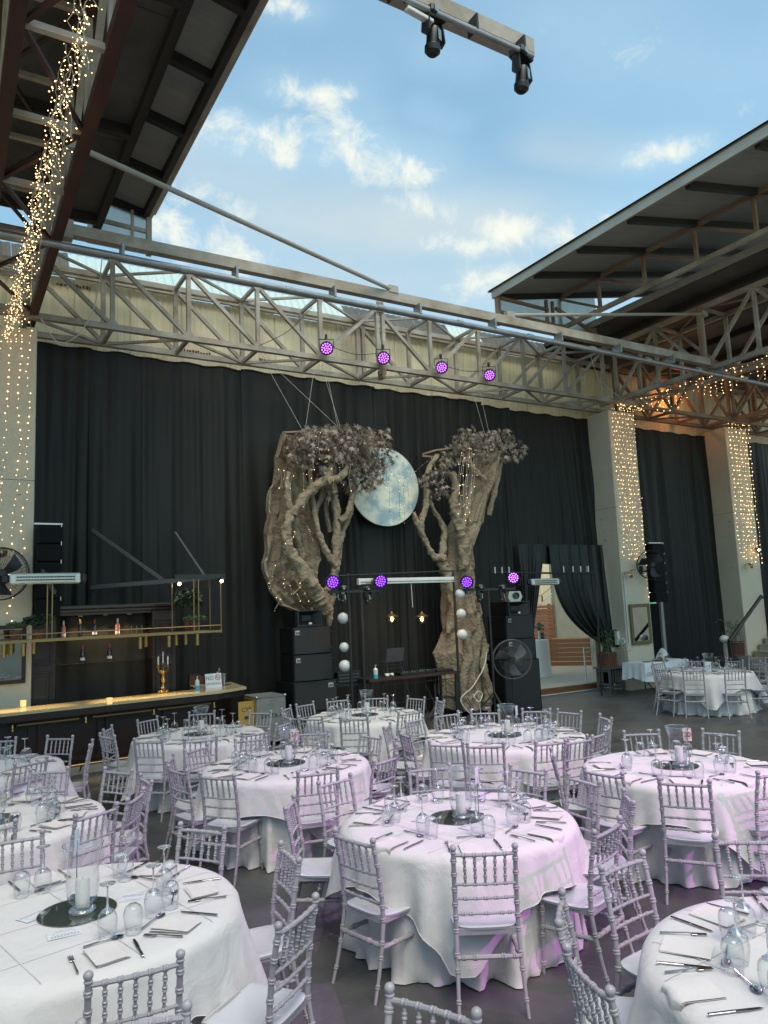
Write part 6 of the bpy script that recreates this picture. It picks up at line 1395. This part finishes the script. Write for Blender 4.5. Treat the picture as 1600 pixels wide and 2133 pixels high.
# ================================================================== RIGHT SIDE
def sx(x, y, z0, z1, w=.05): return MB().box(x-w/2, x+w/2, y-w/2, y+w/2, z0, z1, .004)
sl_ = world_thing('plant_stool', 'dark grey wooden plant stool beside the doorway pillar', 'stool', (14.5, 13.6, 0))
part('top', MB().box(14.2, 14.80, 13.34, 13.88, .57, .61, .006), 'grey_paint', sl_)
for x in (14.27, 14.73):
    for y in (13.41, 13.81): part('leg', sx(x, y, 0, .568, .055), 'grey_paint', sl_)
for y in (13.41, 13.81): part('stretcher', MB().box(14.30, 14.70, y-.02, y+.02, .10, .15), 'grey_paint', sl_, 0)
for x in (14.27, 14.73):
    part('stretcher', MB().box(x-.02, x+.02, 13.44, 13.78, .17, .22), 'grey_paint', sl_, 0); part('apron', MB().box(x-.02, x+.02, 13.44, 13.78, .50, .568), 'grey_paint', sl_, 0)
for k in range(4): part('slat', MB().box(14.36+k*.09, 14.39+k*.09, 13.40, 13.415, .15, .568), 'grey_paint', sl_, 0)
def basket(label, x, y, z, r, h, fern=True):
    t = thing('basket_plant', label, 'plant', (x, y, z))
    m = MB()
    for k in range(28):
        a = 2*pi*k/28; m.tube([(r*.95*cos(a), r*.95*sin(a), 0), (r*cos(a), r*sin(a), h)], .013, 5)
    m.lathe([(.001, .01), (r*.93, .01), (r*.96, h*.96), (.001, h*.9)], 28); m.tube([(r*cos(2*pi*i/28), r*sin(2*pi*i/28), h) for i in range(29)], .02, 6, False); m.tube([(r*.96*cos(2*pi*i/28), r*.96*sin(2*pi*i/28), .02) for i in range(29)], .016, 6, False)
    m.build('wicker_basket', 'wicker', t, 40)['kind'] = 'stuff'
    rr_ = random.Random(int(x*10)); f = MB()
    for k in range(11):
        a = rr_.uniform(0, 6.3); up_ = rr_.uniform(.25, .62); o_ = rr_.uniform(.08, .3); pts = [Vector((.05*cos(a), .05*sin(a), h*.9)), Vector((o_*.5*cos(a), o_*.5*sin(a), h+up_*.7)), Vector((o_*cos(a), o_*sin(a), h+up_)), Vector(((o_+.12)*cos(a), (o_+.12)*sin(a), h+up_-.1-(.5 if k % 4 == 0 else 0)))]
        f.tube(pts, .005, 4)
        for s in range(34):
            i = min(2, int(s/34*3)); p = pts[i].lerp(pts[i+1], s/34*3-i); d = Vector((rr_.uniform(-1, 1), rr_.uniform(-1, 1), rr_.uniform(-.5, .5)))*.05
            f.add([p, p+d+Vector((.008, 0, .006)), p+d*1.25, p+d-Vector((.008, 0, .006))], [(0, 1, 2, 3)])
    f.build('fronds', 'leaf_green', t, 0)['kind'] = 'stuff'; return t
basket('feathery green plant in a brown wicker basket on the grey stool', 14.42, 13.6, .612, .23, .34)
lt_ = world_thing('side_table', 'small serving table under a lace cloth before the mirrored pillar', 'table', (14.95, 12.55, 0))
part('tabletop', MB().box(14.2, 15.7, 12.25, 12.85, .74, .765), 'table_wood', lt_, 0)
for x in (14.5, 15.4): part('leg', MB().tube([(x-.2, 12.35, 0), (x+.2, 12.75, .74)], .014, 6), 'black_metal', lt_); part('leg', MB().tube([(x+.2, 12.35, 0), (x-.2, 12.75, .74)], .014, 6), 'black_metal', lt_)
def lacef(u, v):
    th = 2*pi*u; c, s = cos(th), sin(th); k = 1/max(abs(c)/.78, abs(s)/.33); k2 = k*(1-.0)
    if v < .35: q = v/.35; return (c*k2*q, s*k2*q, .772)
    q = (v-.35)/.65; D = .36+.10*abs(sin(2*th)); w = .02*sin(26*th)*q+.035*q
    return (c*(k+w), s*(k+w), .772-D*q+.018*abs(sin(30*th))*(q > .97))
o = MB().grid(lacef, 220, 16).build('lace_cloth', 'lace'); o.location = (14.95, 12.55, 0); tag(o, 'white lace cloth with a scalloped hem on the small serving table', 'lace cloth')
for k, (ra, z) in enumerate(((.010, .55), (.010, .50))):
    part('lace_band', MB().tube([(14.95+cos(a*pi/20)*0+(-.80+1.6*a/40), 12.17-.006, z+.0+.05*sin(pi*a/40)) for a in range(41)], .006, 5), 'silver', o)
ib = thing('ice_bucket', 'gold and silver ice bucket under a folded white napkin on the lace table', 'ice bucket', (15.1, 12.45, .775))
MB().lathe([(.001, 0), (.08, 0), (.10, .16), (.105, .165), (.001, .15)], 20).build('bucket', 'silver', ib)
MB().grid(lambda u, v: (-.13+.26*u, -.13+.26*v, .17+.10*sin(pi*u)*sin(pi*v)-.10*(abs(2*u-1)**2+.4*abs(2*v-1)**2)+.02*sin(12*u+5*v)), 14, 14).build('napkin', 'napkin', ib, 60)
tv = thing('serving_tray', 'gold serving tray on the lace table', 'tray', (14.9, 12.4, .776)); MB().lathe([(.001, 0), (.2, 0), (.22, .012), (.001, .005)], 28).build('tray', 'brass', tv)
pl_ = thing('plate_stack', 'two white plates at the left end of the lace table', 'plates', (14.5, 12.42, .776)); 
for k in range(2): MB().lathe([(.001, k*.012), (.07, k*.012), (.11, .012+k*.012), (.001, .006+k*.012)], 24).build('plate', 'headphone', pl_)
# black service door with exit sign, left of the tall curtain
bd = world_thing('service_door', 'black service door with a crack beside the mirrored pillar', 'door', (16.4, 13.8, 0))
part('leaf', MB().box(15.86, 16.72, 13.78, 13.82, 0, 2.1, .004), 'speaker_black', bd, 0); part('frame', MB().box(16.73, 16.83, 13.72, 13.84, 0, 2.15), 'plinth', bd, 0)
part('crack', MB().tube([(16.2, 13.775, 1.75), (16.27, 13.775, 1.5), (16.24, 13.775, 1.2), (16.33, 13.775, .9), (16.3, 13.775, .5)], .004, 4), 'silver', bd)
ex = thing('exit_sign', 'small green lit exit sign above the black service door', 'sign', (16.3, 13.7, 2.17)); MB().box(-.22, .22, -.04, .04, -.06, .08, .01).build('housing', 'white_metal', ex); MB().box(-.16, .16, -.046, -.042, -.045, .065).build('face', 'exit_green', ex, 0)
rm_ = MB(); rm_.ball((.03, -.05, .045), .011, 6, 4); rm_.beam((.03, -.05, .03), (.0, -.05, -.005), .004, .016); rm_.beam((0, -.05, -.005), (.03, -.05, -.035), .004, .01); rm_.beam((0, -.05, -.005), (-.04, -.05, -.02), .004, .01); rm_.beam((.03, -.05, .02), (.06, -.05, .0), .004, .008); rm_.beam((-.12, -.05, .01), (-.07, -.05, .01), .004, .012)
rm_.build('running_figure', 'paper', ex, 0)['kind'] = 'stuff'
# stairs
sr = world_thing('staircase', 'pale tiled steps rising to the right past the stairs pillar', 'stairs', (19, 12.6, 0))
for k in range(11):
    x0 = 19.05+k*.27; z = .165*(k+1)
    for q in range(2): part('riser_tile', MB().box(x0, x0+.02, 11.9+q*.66, 12.55+q*.66, .165*k, z-.022), 'tile', sr, 0)
    part('tread', MB().box(x0-.02, x0+.29, 11.88, 13.25, z-.02, z, .004), 'stair_nosing' if k % 2 else 'tile', sr)
    part('side_tile', MB().box(x0+.02, x0+.268, 11.9, 11.93, 0, z-.022), 'tile', sr, 0); part('core', MB().box(x0+.021, x0+.268, 11.935, 13.25, 0, z-.022), 'tile', sr, 0)
a, b_ = P(1519, 1336, 1, 11.8), P(1586, 1242, 1, 11.8)
hr = world_thing('handrail', 'thick black handrail slanting up beside the stairs', 'handrail', (a.x, 11.8, 0)); part('rail', MB().tube([a, b_, b_+Vector((.05, 0, -.03))], .045, 10), 'black_metal', hr); part('newel', MB().tube([a, (a.x+.15, 11.8, .05)], .035, 8), 'black_metal', hr)
p = P(1509, 1331, 1, 12.0); gb = thing('globe_lantern', 'white globe lamp on a grey post beside the handrail', 'globe lamp', (p.x, 12.0, 0))
MB().ball((0, 0, p.z), .115, 24, 14, .85).build('globe', 'globe', gb, 80); MB().lathe([(.001, 0), (.06, 0), (.05, p.z-.10), (.001, p.z-.09)], 14).build('post', 'plinth', gb)
p = P(1535, 1352, 1, 12.3); basket('broad-leaved plant in a brown wicker basket behind the handrail', p.x, 12.35, .70, .22, .34)
mt_ = world_thing('plinth_box', 'dark plinth carrying the basket plant beside the stairs', 'plinth', (p.x, 12.4, 0)); part('box', MB().box(p.x-.28, p.x+.28, 12.1, 12.7, 0, .695, .01), 'grey_paint', mt_)
p = P(1508, 1362, 2, .78); ht = thing('folding_table', 'round black folding table behind the farthest right table', 'table', (15.9, 11.6, 0))
MB().lathe([(.001, .72), (.55, .72), (.56, .74), (.55, .75), (.001, .75)], 32).build('tabletop', 'black_plastic', ht)
for s in (-1, 1):
    for y in (-.25, .25): MB().tube([(-.35*s, y, 0), (.3*s, y, .72)], .014, 6).build('leg', 'silver', ht)
rs_ = world_thing('red_banner', 'narrow red sign at the right edge above the stairs', 'sign', (20.8, 13.0, 1.7)); part('board', MB().box(20.72, 21.1, 13.0, 13.03, 1.55, 2.0), 'red_sign', rs_, 0)
# deck items: cocktail table, white frame
cp = P(1117, 1404, 2, .165); ct = thing('cocktail_table', 'tall table under a long white cloth just beyond the doorway', 'table', (14.9, 16.6, .165))
MB().lathe([(.24, 0), (.20, .5), (.17, .93), (.30, 1.05), (.30, 1.07), (.001, 1.075)] if False else [(.34, 0), (.30, .35), (.285, .7), (.28, 1.02), (.27, 1.04), (.001, 1.045)], 30).build('long_cloth', 'cloth_cool', ct, 60)
p = P(1120, 1330, 1, 16.3); vv = thing('bud_vase', 'slim white vase with leaves on the cloth table', 'vase', (14.85, 16.5, 1.21)); MB().lathe([(.001, 0), (.035, 0), (.03, .2), (.05, .26), (.001, .26)], 12).build('vase', 'globe', vv); f = leaves(60, lambda r: (r.uniform(-.12, .12), r.uniform(-.12, .12), .28+r.uniform(0, .2)), .05, 3, 'leaf_green', 'foliage', vv); f['kind'] = 'stuff'
wfm = world_thing('white_frame', 'white metal frame leaning in the doorway', 'frame', (14.3, 14.6, .16))
a, b_, c_, d_ = P(1216, 1350, 1, 14.6), P(1233, 1350, 1, 14.6), P(1237, 1422, 1, 14.6), P(1222, 1422, 1, 14.6)
for u_, v_ in ((a, d_), (b_, c_), (d_, c_), (a, b_)): part('bar', MB().beam(u_, v_, .03, .03, (0, 1, 0)), 'white_metal', wfm, 0)
yl = world_thing('string_lights', 'dark string with one hanging bulb across the yard', 'string lights', (16, 19, 3)); part('cord', MB().tube([P(1098, 1250, 1, 20), P(1128, 1240, 1, 20), P(1150, 1222, 1, 20)], .01, 5), 'wire_black', yl); p = P(1129, 1241, 1, 20); part('bulb', MB().tube([p, p+Vector((0, 0, -.2))], .025, 6), 'wire_black', yl)
yc_ = world_thing('cable', 'two pale cables sagging across the yard wall', 'cable', (16, 20, 2)); part('wire', MB().tube([P(1100, 1263, 1, 20), P(1125, 1258, 1, 20), P(1150, 1236, 1, 20)], .02, 5), 'wire_white', yc_); part('wire', MB().tube([P(1110, 1266, 1, 20), P(1132, 1258, 1, 20), P(1150, 1242, 1, 20)], .015, 5), 'wire_white', yc_)
